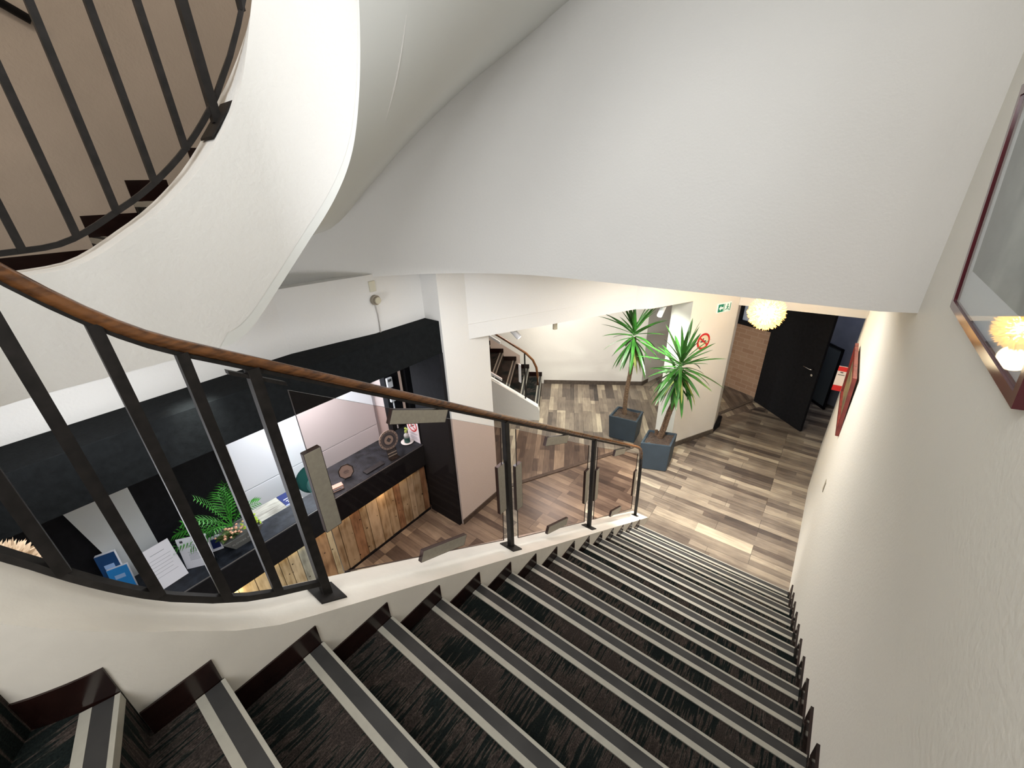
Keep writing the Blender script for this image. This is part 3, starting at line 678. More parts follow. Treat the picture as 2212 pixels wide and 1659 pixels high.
# bright office behind
sbox('wall_left',(-4.85,-4.75,.5,2.9,0,2.45),WHITE)
sbox('wall_left',(-5.6,-5.5,2.5,4.4,0,2.45),PINKW)
sbox('wall_left',(-4.75,-4.2,2.86,2.90,0,2.45),PINKW)
cab=thing('wall_cabinet','white wall cabinet with a thin horizontal joint behind the reception opening','cabinet',(-4.72,1.7,0))
boxo('door',(-4.75,-4.70,.60,2.80,.885,2.4),WHITE,cab,.002); boxo('door',(-4.75,-4.70,.60,2.80,.05,.875),WHITE,cab,.002)
dk=thing('desk','grey wood-grain desk top with a white edge, below the white cabinet','desk',(-4.35,1.15,0))
boxo('desk_top',(-4.50,-4.215,.86,1.42,.72,.75),DESKW,dk,.002); boxo('edge_band',(-4.215,-4.195,.86,1.42,.72,.755),WHITE,dk); boxo('side_panel',(-4.48,-4.22,.87,.89,0,.72),WHITE,dk); boxo('side_panel',(-4.48,-4.22,1.39,1.41,0,.72),WHITE,dk)
t=thing('leaflet','dark blue leaflet with white lines lying on the grey desk','leaflet',(-4.36,1.35,.75))
boxo('sheet',(-4.49,-4.24,1.235,1.40,.752,.755),NAVY,t)
bm=bmesh.new()
for x,a,b in ((-4.37,1.26,1.38),(-4.33,1.27,1.37),(-4.30,1.28,1.37)): box(bm,x-.006,x+.006,a,b,.755,.7556)
obj('print',bm,PAPER,t)
boxo('foot_strip',(-4.262,-4.24,1.235,1.40,.755,.756),mat('pale_blue_print',(.3,.35,.55),.5),t)
# teal office chair
ch=thing('office_chair','teal office chair with a pale teal centre behind the counter','chair',(-4.33,1.62,0))
bm=bmesh.new()
for z in range(0,9):
    for y in range(0,9): pass
def shell(cx,cy,cz,w,h,t_,m_,name,par,bulge=.05):
    bm=bmesh.new(); n=10; g=[]
    for i in range(n+1):
        r_=[]
        for j in range(n+1):
            u=-1+2*j/n; v=-1+2*i/n
            k=math.sqrt(max(0,1-.5*v*v)); uu=u*k; kk=math.sqrt(max(0,1-.5*u*u)); vv=v*kk
            r_.append(bm.verts.new((cx-bulge*(uu*uu),cy+uu*w/2,cz+vv*h/2)))
        g.append(r_)
    for i in range(n):
        for j in range(n): bm.faces.new((g[i][j],g[i][j+1],g[i+1][j+1],g[i+1][j]))
    bmesh.ops.solidify(bm,geom=bm.faces[:],thickness=t_)
    return obj(name,bm,m_,par,True)
shell(-4.33,1.62,.86,.36,.40,.04,TEAL,'backrest',ch); shell(-4.285,1.615,.79,.20,.26,.02,TEALL,'back_pad',ch,.02)
bm=bmesh.new(); lathe(bm,[(.05,0),(.19,.01),(.2,.05),(.17,.07),(.02,.075)],(-4.40,1.64,.42),20); obj('seat',bm,TEAL,ch)
tubeo('column',[(-4.42,1.7,.08),(-4.42,1.7,.42)],.025,IRON,ch)
bm=bmesh.new()
for i in range(5):
    a=2*math.pi*i/5; tube(bm,[(-4.42,1.7,.09),(-4.42+.16*math.cos(a),1.7+.16*math.sin(a),.03)],.015,6)
obj('base',bm,IRON,ch)

# counter
ctr=thing('reception_counter','reception counter with black stone top, black fascia and lit reclaimed plank front','counter',(-3.8,1,0))
bm=bmesh.new(); prism(bm,[(-3.55,-3),(-3.55,2.665),(-4.085,2.665),(-4.085,1.66),(-3.83,1.60),(-3.83,.83),(-4.085,.80),(-4.085,-3)],1.02,1.05); obj('countertop',bm,STONE,ctr)
boxo('countertop_return',(-4.085,-3.645,2.665,2.95,1.02,1.05),STONE,ctr)
boxo('edge_strip',(-3.549,-3.544,-3.0,2.665,1.036,1.046),mat('edge_metal',(.25,.25,.26),.3,metal=.6),ctr)
boxo('fascia',(-3.60,-3.549,-3.0,2.665,.735,1.02),BLK,ctr)
boxo('body',(-3.82,-3.66,-2.9,2.6,.08,1.02),BLK,ctr)
random.seed(3)
y=-1.6; i=0; bms=[bmesh.new() for _ in WPL]
while y<2.66:
    wd=random.choice((.085,.10,.12,.14)); y2=min(y+wd,2.665); off=random.uniform(0,.010)
    if .93<y<1.05: mi=2
    else: mi=random.choice((0,0,1,3)) if y>1 else random.choice((1,1,0))
    box(bms[mi],-3.66,-3.588+off,y+.003,y2-.003,.012,.76); y=y2
bmp=bmesh.new()
o=None
mesh_all=bmesh.new()
for mi,b in enumerate(bms):
    me=bpy.data.meshes.new('tmp'); 
    for f in b.faces: f.material_index=mi
    b.to_mesh(me); b.free(); mesh_all.from_mesh(me); bpy.data.meshes.remove(me)
# from_mesh keeps material indices
o=obj('plank_front',mesh_all,WPL,ctr)
bm=bmesh.new()
for (yy_,zz,rr) in [(random.uniform(.2,2.6),random.uniform(.1,.6),random.uniform(.006,.012)) for _ in range(34)]:
    tube(bm,[(-3.582,yy_,zz),(-3.5765,yy_,zz)],[rr,rr*.4],8)
obj('knots',bm,mat('knot_brown',(.03,.015,.008),.7),ctr)
boxo('plinth',(-3.62,-3.572,-1.6,2.665,0,.03),BLK,ctr)
boxo('led_strip',(-3.575,-3.562,-1.5,2.5,.727,.734),LED,ctr)
light('AREA','counter_led_light',(-3.566,.45,.722),7.5,(1,.78,.42),.012,2.6,target=(-3.60,.45,0))
light('AREA','counter_led_light',(-3.566,2.0,.722),1.6,(1,.70,.36),.012,1.0,target=(-3.60,2.0,0))

# counter objects -------------------------------------------------
ZC=1.0505
# planter
pt_=thing('potted_plant','grey planter with palm, lime foliage and pink blossoms on the reception counter','plant',(-3.75,.66,ZC))
c0=Vector((-3.75,.665,ZC))
bm=bmesh.new()
a=[(-.085,-.09),(.085,-.09),(.085,.10),(-.085,.10)]; b=[(-.12,-.165),(.12,-.165),(.12,.165),(-.12,.165)]
def loopv(ps,z): return [bm.verts.new((c0.x+p[0],c0.y+p[1],ZC+z)) for p in ps]
l0=loopv(a,0); l1=loopv(b,.125); l2=loopv([(p[0]*.93,p[1]*.95) for p in b],.125); l3=loopv([(p[0]*.9,p[1]*.92) for p in b],.10)
bm.faces.new(l0[::-1])
for x_,y_ in ((l0,l1),(l1,l2),(l2,l3)):
    for i in range(4): bm.faces.new((x_[i],x_[(i+1)%4],y_[(i+1)%4],y_[i]))
bm.faces.new(l3)
obj('pot',bm,mat('grey_pot',(.13,.135,.13),.5,vary=.15),pt_)
fx=Vector((0,1,0)); fy=Vector((.035,0,.125)).normalized()
text('pot_lettering','FLOWER PLANT',.030,mat('pale_lettering',(.4,.42,.4),.6),pt_,frame((c0.x+.1055,c0.y,ZC+.066),fx,fy))
def frond(bm,base,direc,length,droop,nleaf=12,ll=.09,wl=.010):
    d=Vector(direc).normalized(); p=Vector(base); pts=[p.copy()]
    n=14
    for i in range(n):
        d=(d+Vector((0,0,-droop/n))).normalized(); p=p+d*length/n; pts.append(p.copy())
    tube(bm,pts,[.0035*(1-.7*i/n) for i in range(n+1)],4)
    for i in range(3,n+1):
        t=(pts[i]-pts[i-1]).normalized(); s=t.cross(Vector((0,0,1))).normalized(); u=s.cross(t)
        f=(i-2)/(n-1); L=ll*(.45+1.1*math.sin(math.pi*min(1,f*.9+.05)))
        for sg in (-1,1):
            dd=(s*sg*.85+t*.6+u*.10).normalized(); q0=pts[i]; q1=q0+dd*L*.5+u*.004; q2=q0+dd*L-Vector((0,0,L*.22)); ww=t*wl*.5
            v=[bm.verts.new(q0-ww*.4),bm.verts.new(q0+ww*.4),bm.verts.new(q1+ww),bm.verts.new(q2),bm.verts.new(q1-ww)]
            bm.faces.new(v)
bm=bmesh.new(); random.seed(11)
cb=c0+Vector((-.04,-.03,.15))
for az,el,L,dr in ((170,72,.34,1.2),(-95,44,.42,1.2),(-100,62,.38,1.1),(-85,66,.42,1.1),(100,78,.38,1.0),(70,62,.30,1.3),(-100,78,.44,.9),(150,74,.38,1.1),(-80,42,.34,1.1),(90,84,.44,.7),(-65,52,.34,1.1),(-110,55,.42,1.4)):
    az=R(az); el=R(el); frond(bm,cb,(math.cos(el)*math.cos(az),math.cos(el)*math.sin(az),math.sin(el)),L,dr)
obj('palm_fronds',bm,PALM,pt_)
bm=bmesh.new()
for _ in range(30):
    p=c0+Vector((random.uniform(.02,.15),random.uniform(-.19,.10),random.uniform(.15,.215)))
    bmesh.ops.create_icosphere(bm,subdivisions=1,radius=random.uniform(.010,.017),matrix=Matrix.Translation(p)@Matrix.Diagonal((1,1,.7,1)))
obj('blossoms',bm,FLOW,pt_)
bm=bmesh.new()
for _ in range(60):
    p=c0+Vector((random.uniform(.0,.13),random.uniform(.02,.16),random.uniform(.12,.20)))
    bmesh.ops.create_icosphere(bm,subdivisions=1,radius=random.uniform(.008,.014),matrix=Matrix.Translation(p)@Matrix.Diagonal((1,1,.5,1)))
obj('lime_foliage',bm,LIME,pt_)
def blade(bm,base,d,L,wd,droop=.6,n=6,fold=.25,up=Vector((0,0,1))):
    d=Vector(d).normalized(); p=Vector(base); rows=[]
    for i in range(n+1):
        f=i/n; t=d.copy(); s=t.cross(up)
        if s.length<.05: s=Vector((1,0,0))
        s.normalize(); u=s.cross(t).normalized()
        ww=wd*(.55+1.3*f-1.85*f*f)*.5 if f<1 else 0
        ww=wd*.5*math.sin(math.pi*min(.999,(.12+.88*f)))**.75 if f<1 else .0004
        rows.append([bm.verts.new(p-s*ww+u*ww*fold),bm.verts.new(p),bm.verts.new(p+s*ww+u*ww*fold)])
        d=(d+Vector((0,0,-droop/n))).normalized(); p=p+d*L/n
    for a,b in zip(rows,rows[1:]):
        bm.faces.new((a[0],a[1],b[1],b[0])); bm.faces.new((a[1],a[2],b[2],b[1]))
bm=bmesh.new()
for k in range(26):
    az=random.uniform(-150,10); blade(bm,c0+Vector((random.uniform(-.02,.05),random.uniform(-.13,.02),.125)),(math.cos(R(az)),math.sin(R(az)),random.uniform(.35,.9)),random.uniform(.07,.11),.045,.6)
obj('succulent_leaves',bm,SUCC,pt_)

def lines(bm,m4,x0,x1,ys,hh=.003,jit=.2):
    for y in ys:
        a=x0+random.uniform(0,jit)*(x1-x0)*.2; b=x1-random.uniform(0,jit)*(x1-x0); box(bm,a,b,y-hh/2,y+hh/2,0,.0006,mtx=m4)
def sheet(name,label,o,x,y,w,h,grp,title):
    t=thing(name,label,'document holder',o,grp)
    m4=frame(o,x,y)
    bm=bmesh.new(); box(bm,0,w,0,h,-.004,0,mtx=m4); obj('sheet',bm,PAPER,t)
    bm=bmesh.new()
    if title: lines(bm,m4,w*.28,w*.78,[h*.74],.004); lines(bm,m4,w*.22,w*.92,[h*v for v in (.53,.47,.43,.39,.35,.31,.27)],.0028)
    else: lines(bm,m4,w*.30,w*.8,[h*.82],.004); lines(bm,m4,w*.15,w*.9,[h*v for v in (.70,.62,.54,.46,.38,.28)],.0022)
    obj('printed_lines',bm,INK,t)
    bm=bmesh.new(); (box(bm,w*.1,w*.2,h*.86,h*.93,0,.0007,mtx=m4) if title else box(bm,w*.02,w*.12,h*.70,h*.78,0,.0007,mtx=m4)); obj('logo_mark',bm,DINK,t)
    xx=Vector(x).normalized(); n=xx.cross(Vector(y)).normalized()
    bm=bmesh.new(); p0=Vector(o)-n*.004; p=[p0,p0+xx*w,p0+xx*w-n*.07,p0-n*.07]
    prism(bm,[(q.x,q.y) for q in p],ZC,ZC+.003); obj('holder_foot',bm,CLEAR,t)
    return t
sheet('document_holder','leaning white printed sheet on the counter, in front of the pale panel',(-3.700,.012,ZC+.001),(-.02,.21,0),(-.10,.0,.35),.215,.36,None,False)
sheet('document_holder','upright white printed notice with a small logo, left of the flowering planter',(-3.775,.232,ZC+.001),(.125,.178,0),(-.04,.0,.30),.218,.305,None,True)
t=thing('photo_frame','tiny white-bordered dark photo standing between the notice and the planter','photo frame',(-3.79,.46,ZC))
m4=frame((-3.80,.435,ZC+.002),(.03,.08,0),(-.03,0,.12))
bm=bmesh.new(); box(bm,0,.085,0,.14,-.008,0,mtx=m4); obj('frame',bm,PAPER,t)
bm=bmesh.new(); box(bm,.012,.073,.025,.115,0,.001,mtx=m4); obj('photo',bm,NAVY,t)
# pale panel
bm=bmesh.new(); pp=[(-.208,1.849),(.165,1.846),(.165,1.052),(-.095,1.052)]
t=slab('display_panel',pp,PANW,None,-4.098,-4.06); tag(t,'tall pale grey panel against the black wall at the left end of the counter','panel')
# brochures
def brochure(o,x,y,w,h,th,mm,label,rot=0):
    t=thing('brochure_stack',label,'brochures',o); m4=frame(o,x,y)
    bm=bmesh.new(); box(bm,0,w,0,h,-th,-.001,mtx=m4); obj('pages',bm,PAPER,t)
    bm=bmesh.new(); box(bm,0,w,0,h,-.001,.001,mtx=m4); obj('cover',bm,mm,t)
    bm=bmesh.new(); box(bm,w*.25,w*.75,h*.60,h*.74,.001,.0016,mtx=m4); obj('cover_print',bm,mat('cover_print',(.35,.55,.9),.5),t)
    return t
nv=mat('deep_blue_cover',(.006,.06,.20),.35)
brochure((-3.985,-.215,ZC+.001),(.07,.20,0),(-.06,.0,.40),.12,.36,.035,nv,'rear stack of dark blue brochures leaning by the pale panel')
brochure((-3.925,-.195,ZC+.001),(.07,.20,0),(-.06,.0,.27),.125,.24,.03,BLUE,'front stack of bright blue brochures leaning by the pale panel')
# octagonal plaque
t=thing('plaque','small octagonal glass plaque on the counter','plaque',(-3.72,1.74,ZC))
m4=frame((-3.722,1.742,ZC+.004),(.25,1,0),(-.04,0,.15)); 
def disc(bm,m4,r,cy,n,z0,z1,rot=0,mi=0):
    a=[bm.verts.new(m4@Vector((r*math.cos(2*math.pi*(i+rot)/n),cy+r*math.sin(2*math.pi*(i+rot)/n),z0))) for i in range(n)]
    b=[bm.verts.new(m4@Vector((r*math.cos(2*math.pi*(i+rot)/n),cy+r*math.sin(2*math.pi*(i+rot)/n),z1))) for i in range(n)]
    bm.faces.new(a[::-1]); bm.faces.new(b)
    for i in range(n): bm.faces.new((a[i],a[(i+1)%n],b[(i+1)%n],b[i]))
def ring(bm,m4,r0,r1,cy,n,z0,z1,rot=0):
    V=[[bm.verts.new(m4@Vector((r*math.cos(2*math.pi*(i+rot)/n),cy+r*math.sin(2*math.pi*(i+rot)/n),z))) for i in range(n)] for r,z in ((r0,z0),(r1,z0),(r1,z1),(r0,z1))]
    for k in range(4):
        A_,B_=V[k],V[(k+1)%4]
        for i in range(n): bm.faces.new((A_[i],A_[(i+1)%n],B_[(i+1)%n],B_[i]))
bm=bmesh.new(); disc(bm,m4,.078,.08,8,-.006,0,.5); obj('face',bm,mat('plaque_glass',(.30,.24,.21),.2,vary=.15),t)
bm=bmesh.new(); ring(bm,m4,.077,.086,.08,8,-.01,.003,.5); obj('rim',bm,mat('plaque_rim',(.012,.011,.010),.3),t)
bm=bmesh.new(); box(bm,-.03,.03,.075,.08,.0005,.0015,mtx=m4); box(bm,-.022,.022,.088,.092,.0005,.0015,mtx=m4); box(bm,-.025,.025,.06,.064,.0005,.0015,mtx=m4); obj('engraving',bm,DINK,t)
# card box
t=thing('card_box','small salmon card box on the counter beside the octagonal plaque','box',(-3.62,1.56,ZC))
m4=frame((-3.665,1.495,ZC),(.22,1,0),(-.99,.2,0))
bm=bmesh.new(); box(bm,0,.135,-.03,.035,0,.05,mtx=m4); bevel(bm,.002,1); obj('box_body',bm,PNK,t)
bm=bmesh.new(); box(bm,.01,.125,-.0312,-.03,.012,.034,mtx=m4); obj('front_label',bm,PAPER,t)
bm=bmesh.new(); box(bm,.02,.11,-.032,-.0312,.018,.026,mtx=m4); obj('label_print',bm,DINK,t)
# round award on a stand
t=thing('award','round clear plaque with dark rings on a small stand, right part of counter','award',(-3.62,2.26,ZC))
m4=frame((-3.615,2.275,ZC+.001),(.15,1,0),(-.05,0,.3))
bm=bmesh.new(); disc(bm,m4,.118,.235,32,-.008,0); obj('disc',bm,mat('tan_acrylic',(.34,.28,.24),.25),t)
bm=bmesh.new(); ring(bm,m4,.083,.095,.235,32,0,.0015); ring(bm,m4,.056,.080,.235,32,0,.0018)
for i in range(18):
    a=2*math.pi*i/18; mm_=m4@Matrix.Translation((.106*math.cos(a),.235+.106*math.sin(a),0))@Matrix.Rotation(a,4,'Z'); box(bm,-.004,.004,-.008,.008,0,.0015,mtx=mm_)
mm_=m4@Matrix.Translation((0,.235,0))@Matrix.Rotation(R(45),4,'Z'); box(bm,-.022,.022,-.022,.022,0,.0016,mtx=mm_)
obj('ring_print',bm,DINK,t)
bm=bmesh.new(); box(bm,-.06,.06,0,.12,-.007,-.001,mtx=m4); box(bm,-.06,.06,0,.004,-.06,.06,mtx=m4); obj('stand',bm,BRZACR,t)
bm=bmesh.new(); box(bm,-.055,.055,.03,.040,0,.004,mtx=m4); box(bm,-.055,.055,.065,.075,0,.004,mtx=m4); obj('name_bar',bm,TAN,t)
# flat black tray between
tag(boxo('desk_tray',(-3.68,-3.60,1.90,2.14,ZC,ZC+.012),mat('matte_black',(.01,.01,.012),.4),bev=.002),'flat black tray at the counter edge left of the round plaque','tray')
t=thing('desk_monitor_back','dark clip stand behind the grey clamp, next to the teal chair','holder',(-4.0,1.63,ZC)) if False else None
# bottle on saucer
t=thing('saucer','white round saucer on the counter under the small bottle','saucer',(-3.735,2.62,ZC))
bm=bmesh.new(); lathe(bm,[(.03,0),(.045,.003),(.078,.012),(.08,.015),(.045,.006),(.01,.0055)],(-3.735,2.585,ZC),28); obj('dish',bm,SAUC,t,True)
t=thing('dispenser_bottle','small clear and dark green bottle with a lime pump on the saucer','bottle',(-3.735,2.585,ZC+.007))
lc=(-3.735,2.585,ZC+.0075)
bm=bmesh.new(); lathe(bm,[(.034,0),(.036,.004),(.036,.065),(.030,.067)],lc,20); obj('label',bm,DGRN,t,False)
bm=bmesh.new(); lathe(bm,[(.033,.066),(.033,.10),(.025,.118),(.012,.125),(.012,.14)],lc,20); obj('bottle_body',bm,mat('bottle_clear',(.45,.5,.5),.15),t,True)
bm=bmesh.new(); lathe(bm,[(.016,.14),(.016,.165),(.006,.167),(.006,.19),(.013,.191),(.013,.205)],lc,14); box(bm,lc[0]-.006,lc[0]+.05,lc[1]-.006,lc[1]+.006,lc[2]+.192,lc[2]+.204); obj('pump',bm,mat('lime_plastic',(.45,.6,.15),.4),t)
# no smoking notice
t=thing('notice','white no-smoking notice with a red ring standing at the right end of counter','sign',(-3.66,2.64,ZC))
o0=(-3.79,2.655,ZC+.001); m4=frame(o0,(.225,-.0,0),(-.0,.0,.30))
bm=bmesh.new(); box(bm,0,.215,0,.335,-.004,0,mtx=m4); obj('sheet',bm,PAPER,t)
bm=bmesh.new(); ring(bm,m4@Matrix.Translation((.107,.0,0)),.068,.085,.225,28,0,.001); mm_=m4@Matrix.Translation((.107,.225,0))@Matrix.Rotation(R(-42),4,'Z'); box(bm,-.07,.07,-.007,.007,.0012,.0022,mtx=mm_); obj('ban_ring',bm,RED,t)
bm=bmesh.new(); mm_=m4@Matrix.Translation((.107,.225,0))@Matrix.Rotation(R(30),4,'Z'); box(bm,-.045,.035,-.008,.006,0,.0008,mtx=mm_); box(bm,.038,.046,-.008,.006,0,.0008,mtx=mm_); box(bm,-.03,.01,.014,.018,0,.0008,mtx=mm_); obj('cigarette_print',bm,DINK,t)
bm=bmesh.new(); lines(bm,m4,.03,.19,[.115,.10,.075,.063,.051,.039],.004); obj('printed_lines',bm,INK,t)
# thermostats
for i,(y0,z0,lab) in enumerate(((2.672,1.665,'upper white thermostat with a grey display on the black wall strip'),(2.682,1.465,'lower white thermostat with a grey display on the black wall strip'))):
    t=thing('thermostat',lab,'thermostat',(-4.08,y0+.045,z0),'thermostats on the black strip')
    boxo('case',(-4.099,-4.07,y0,y0+.08,z0,z0+.135),BRICKC,t,.004); boxo('display',(-4.07,-4.068,y0+.014,y0+.064,z0+.085,z0+.118),LCD,t)
t=tag(boxo('cable_cover',(-4.099,-4.088,2.72,2.733,1.06,1.465),BRICKC),'thin white cable cover running down below the lower thermostat','cable')
# alarm sensor on the grey wall
t=thing('wall_sensor','round cream alarm sounder with a plate above the black beam','sensor',(-3.27,2.19,3.0))
m4=frame((-3.277,2.175,3.0),(0,1,0),(0,0,1))
bm=bmesh.new(); disc(bm,m4,.045,0,24,0,.03); disc(bm,m4,.033,0,24,.03,.055); obj('housing',bm,mat('sensor_taupe',(.30,.26,.20),.6),t)
bm=bmesh.new(); disc(bm,m4,.03,0,24,.055,.06); obj('cap',bm,CREAM,t)
bm=bmesh.new(); box(bm,-.032,.032,.075,.17,-.01,.012,mtx=m4); bevel(bm,.003,1); obj('mounting_plate',bm,mat('cream_plate',(.62,.59,.47),.6),t)
bm=bmesh.new(); tube(bm,[m4@Vector((-.005,-.04,.006)),m4@Vector((.004,-.14,.006)),m4@Vector((0,-.31,.006))],.013,6,flat=.4); obj('cable_trunking',bm,mat('trunk',(.52,.49,.45),.7),t)

# ------------------------------------------------------------------ globe lamps
def globe(loc,r,label,fm,em,bulbr,ceil,n=1500):
    t=thing('pendant_lamp',label,'lamp',loc)
    bm=bmesh.new(); bmesh.ops.create_icosphere(bm,subdivisions=3,radius=bulbr,matrix=Matrix.Translation(loc)); obj('bulb',bm,em,t,True)
    bm=bmesh.new(); random.seed(5)
    for i in range(n):
        zf=1-2*(i+.5)/n; a=i*2.399963; rr=math.sqrt(1-zf*zf); d=Vector((rr*math.cos(a),rr*math.sin(a),zf)); d=(d+Vector([random.uniform(-.12,.12) for _ in range(3)])).normalized()
        s=d.orthogonal().normalized(); s=Matrix.Rotation(random.uniform(0,6.28),3,d)@s; u=s.cross(d)
        c=Vector(loc); r0=bulbr*.98; r1=r*random.uniform(.86,1.05); wd=r*random.uniform(.035,.06)
        tip=c+d*r1+u*random.uniform(-.02,.02)*r*3
        v=[bm.verts.new(c+d*r0-s*wd*.4),bm.verts.new(c+d*r0+s*wd*.4),bm.verts.new(c+d*(r0+(r1-r0)*.7)+s*wd),bm.verts.new(tip),bm.verts.new(c+d*(r0+(r1-r0)*.7)-s*wd)]
        bm.faces.new(v)
    obj('feather_shade',bm,fm,t)
    tubeo('cord',[(loc[0],loc[1],loc[2]+r*.8),(loc[0],loc[1],ceil-.02)],.004,IRON,t,6)
    latheo('ceiling_rose',[(.05,0),(.05,.012),(.03,.02)],(loc[0],loc[1],ceil-.02),WHITE,t)
    return t
globe((-.545,5.6,2.43),.205,'glowing yellow feathered globe lamp hanging in front of the corridor',FEATH,BULB,.13,3.22)
light('POINT','globe_lamp_light',(-.545,5.6,2.15),5,(1,.82,.52),.12)
globe((-2.55,-.42,2.42),.20,'pale feathered globe lamp at the left edge, behind the railing',FEATH2,mat('bulb_soft',(1,.9,.7),.5,emis=(1,.75,.45),es=.8),.10,3.30,1800)

# ------------------------------------------------------------------ yuccas
def pot(par,cs,h,sx):
    """cs: 4 plan corners"""
    bm=bmesh.new(); cx=sum(c[0] for c in cs)/4; cy=sum(c[1] for c in cs)/4
    def ins(k): return [(cx+(c[0]-cx)*k,cy+(c[1]-cy)*k) for c in cs]
    L=[]
    for k,z in ((.90,.006),(1,h),(.87,h),(.84,h-.035)):
        L.append([bm.verts.new((p[0],p[1],z)) for p in ins(k)])
    bm.faces.new(L[0][::-1])
    for a,b in zip(L,L[1:]):
        for i in range(4): bm.faces.new((a[i],a[(i+1)%4],b[(i+1)%4],b[i]))
    bm.faces.new(L[3]); bevel(bm,.006,2); obj('pot',bm,WGREY,par)
    bm=bmesh.new(); pp=ins(.86); 
    N_=14; g=[]
    for i in range(N_+1):
        row=[]
        for j in range(N_+1):
            u,v=i/N_,j/N_; a=Vector(pp[0]).lerp(Vector(pp[1]),u); b=Vector(pp[3]).lerp(Vector(pp[2]),u); q=a.lerp(b,v); row.append(bm.verts.new((q.x,q.y,h-.03+random.uniform(-.006,.010))))
        g.append(row)
    for i in range(N_):
        for j in range(N_): bm.faces.new((g[i][j],g[i][j+1],g[i+1][j+1],g[i+1][j]))
    obj('soil',bm,SOIL,par)
def trunk(name,pts,rads,par):
    # rings on the bark
    P=[Vector(p) for p in pts]; out=[]; rr=[]
    n=len(P); seg=22
    for i in range(n-1):
        for j in range(seg):
            f=j/seg
            p0=P[max(i-1,0)]; p1=P[i]; p2=P[i+1]; p3=P[min(i+2,n-1)]
            q=.5*((2*p1)+(p2-p0)*f+(2*p0-5*p1+4*p2-p3)*f*f+(3*p1-p0-3*p2+p3)*f**3)
            out.append(q); r=rads[i]+(rads[i+1]-rads[i])*f; rr.append(r*(1+.06*math.sin(j*math.pi)+random.uniform(-.05,.05)+(.05 if j%2 else -.03)))
    out.append(P[-1]); rr.append(rads[-1])
    return tubeo(name,out,rr,BARK,par,10)
def crown(par,c,n,L,seed,low=-.75,high=1.0,wd=.054,stretch=1.0):
    random.seed(seed); bm=bmesh.new(); c=Vector(c)
    for i in range(n):
        f=(i+.5)/n; el=high-(high-low)*f+random.uniform(-.12,.12); el=max(-1.2,min(1.45,el*1.35)); az=i*2.399963+random.uniform(-.3,.3)
        d=Vector((math.cos(el)*math.cos(az),math.cos(el)*math.sin(az),math.sin(el)))
        b=c+Vector((0,0,.10-.24*f))+Vector((d.x,d.y,0))*.02
        blade(bm,b,d,L*random.uniform(.72,1.08),wd*random.uniform(.8,1.15),random.uniform(.15,.75)*(1.2 if el<.2 else .6),8,.35)
    obj('leaves',bm,LEAF,par)
yl=thing('potted_yucca','potted yucca with a single slim trunk, the farther of the two','plant',(-2.15,5.72,0))
pot(yl,[(-2.405,5.575),(-1.945,5.635),(-1.99,6.02),(-2.42,5.96)],.425,1)
trunk('trunk',[(-2.24,5.82,.38),(-2.235,5.81,.8),(-2.20,5.80,1.2),(-2.185,5.79,1.55),(-2.19,5.79,1.75)],[.038,.034,.032,.036,.03],yl)
crown(yl,(-2.19,5.78,1.81),50,.56,21)
random.seed(4); bm=bmesh.new()
for i in range(16):
    az=random.uniform(0,6.28); blade(bm,(-2.19+.03*math.cos(az),5.79+.03*math.sin(az),random.uniform(1.5,1.66)),(math.cos(az)*.7,math.sin(az)*.7,-.6),random.uniform(.25,.4),.03,.8)
obj('hanging_leaves',bm,LEAFD,yl)
yr=thing('potted_yucca','potted yucca with a forked leaning trunk, the nearer of the two','plant',(-1.45,5.25,0))
pot(yr,[(-1.66,5.055),(-1.275,5.205),(-1.31,5.60),(-1.70,5.47)],.465,1)
trunk('trunk',[(-1.50,5.40,.42),(-1.46,5.38,.60),(-1.40,5.36,.95),(-1.32,5.32,1.22)],[.045,.042,.037,.034],yr)
trunk('trunk_fork',[(-1.32,5.32,1.21),(-1.29,5.29,1.36),(-1.30,5.28,1.55),(-1.33,5.27,1.64)],[.030,.024,.022,.022],yr)
trunk('trunk_fork',[(-1.33,5.32,1.20),(-1.37,5.34,1.33),(-1.40,5.35,1.48)],[.026,.020,.018],yr)
crown(yr,(-1.33,5.27,1.68),54,.57,33,-.8,1.0)
crown(yr,(-1.41,5.35,1.50),26,.44,35,-.9,.5)
random.seed(9); bm=bmesh.new()
for az,l in ((-20,.42),(10,.30),(-60,.36),(190,.33),(150,.3),(240,.35)):
    az=R(az); blade(bm,(-1.32+.03*math.cos(az),5.28+.03*math.sin(az),1.52),(math.cos(az)*.8,math.sin(az)*.8,-.35),l,.03,1.2)
obj('hanging_leaves',bm,LEAFD,yr)
bm=bmesh.new(); tube(bm,[(-1.56,5.42,.43),(-1.57,5.43,.52)],[.028,.024],8); obj('cut_stump',bm,BARK,yr)

# ------------------------------------------------------------------ far staircase
fs=thing('staircase','small far staircase with glass side panel beyond the white column','staircase',(-4.3,5.6,0))
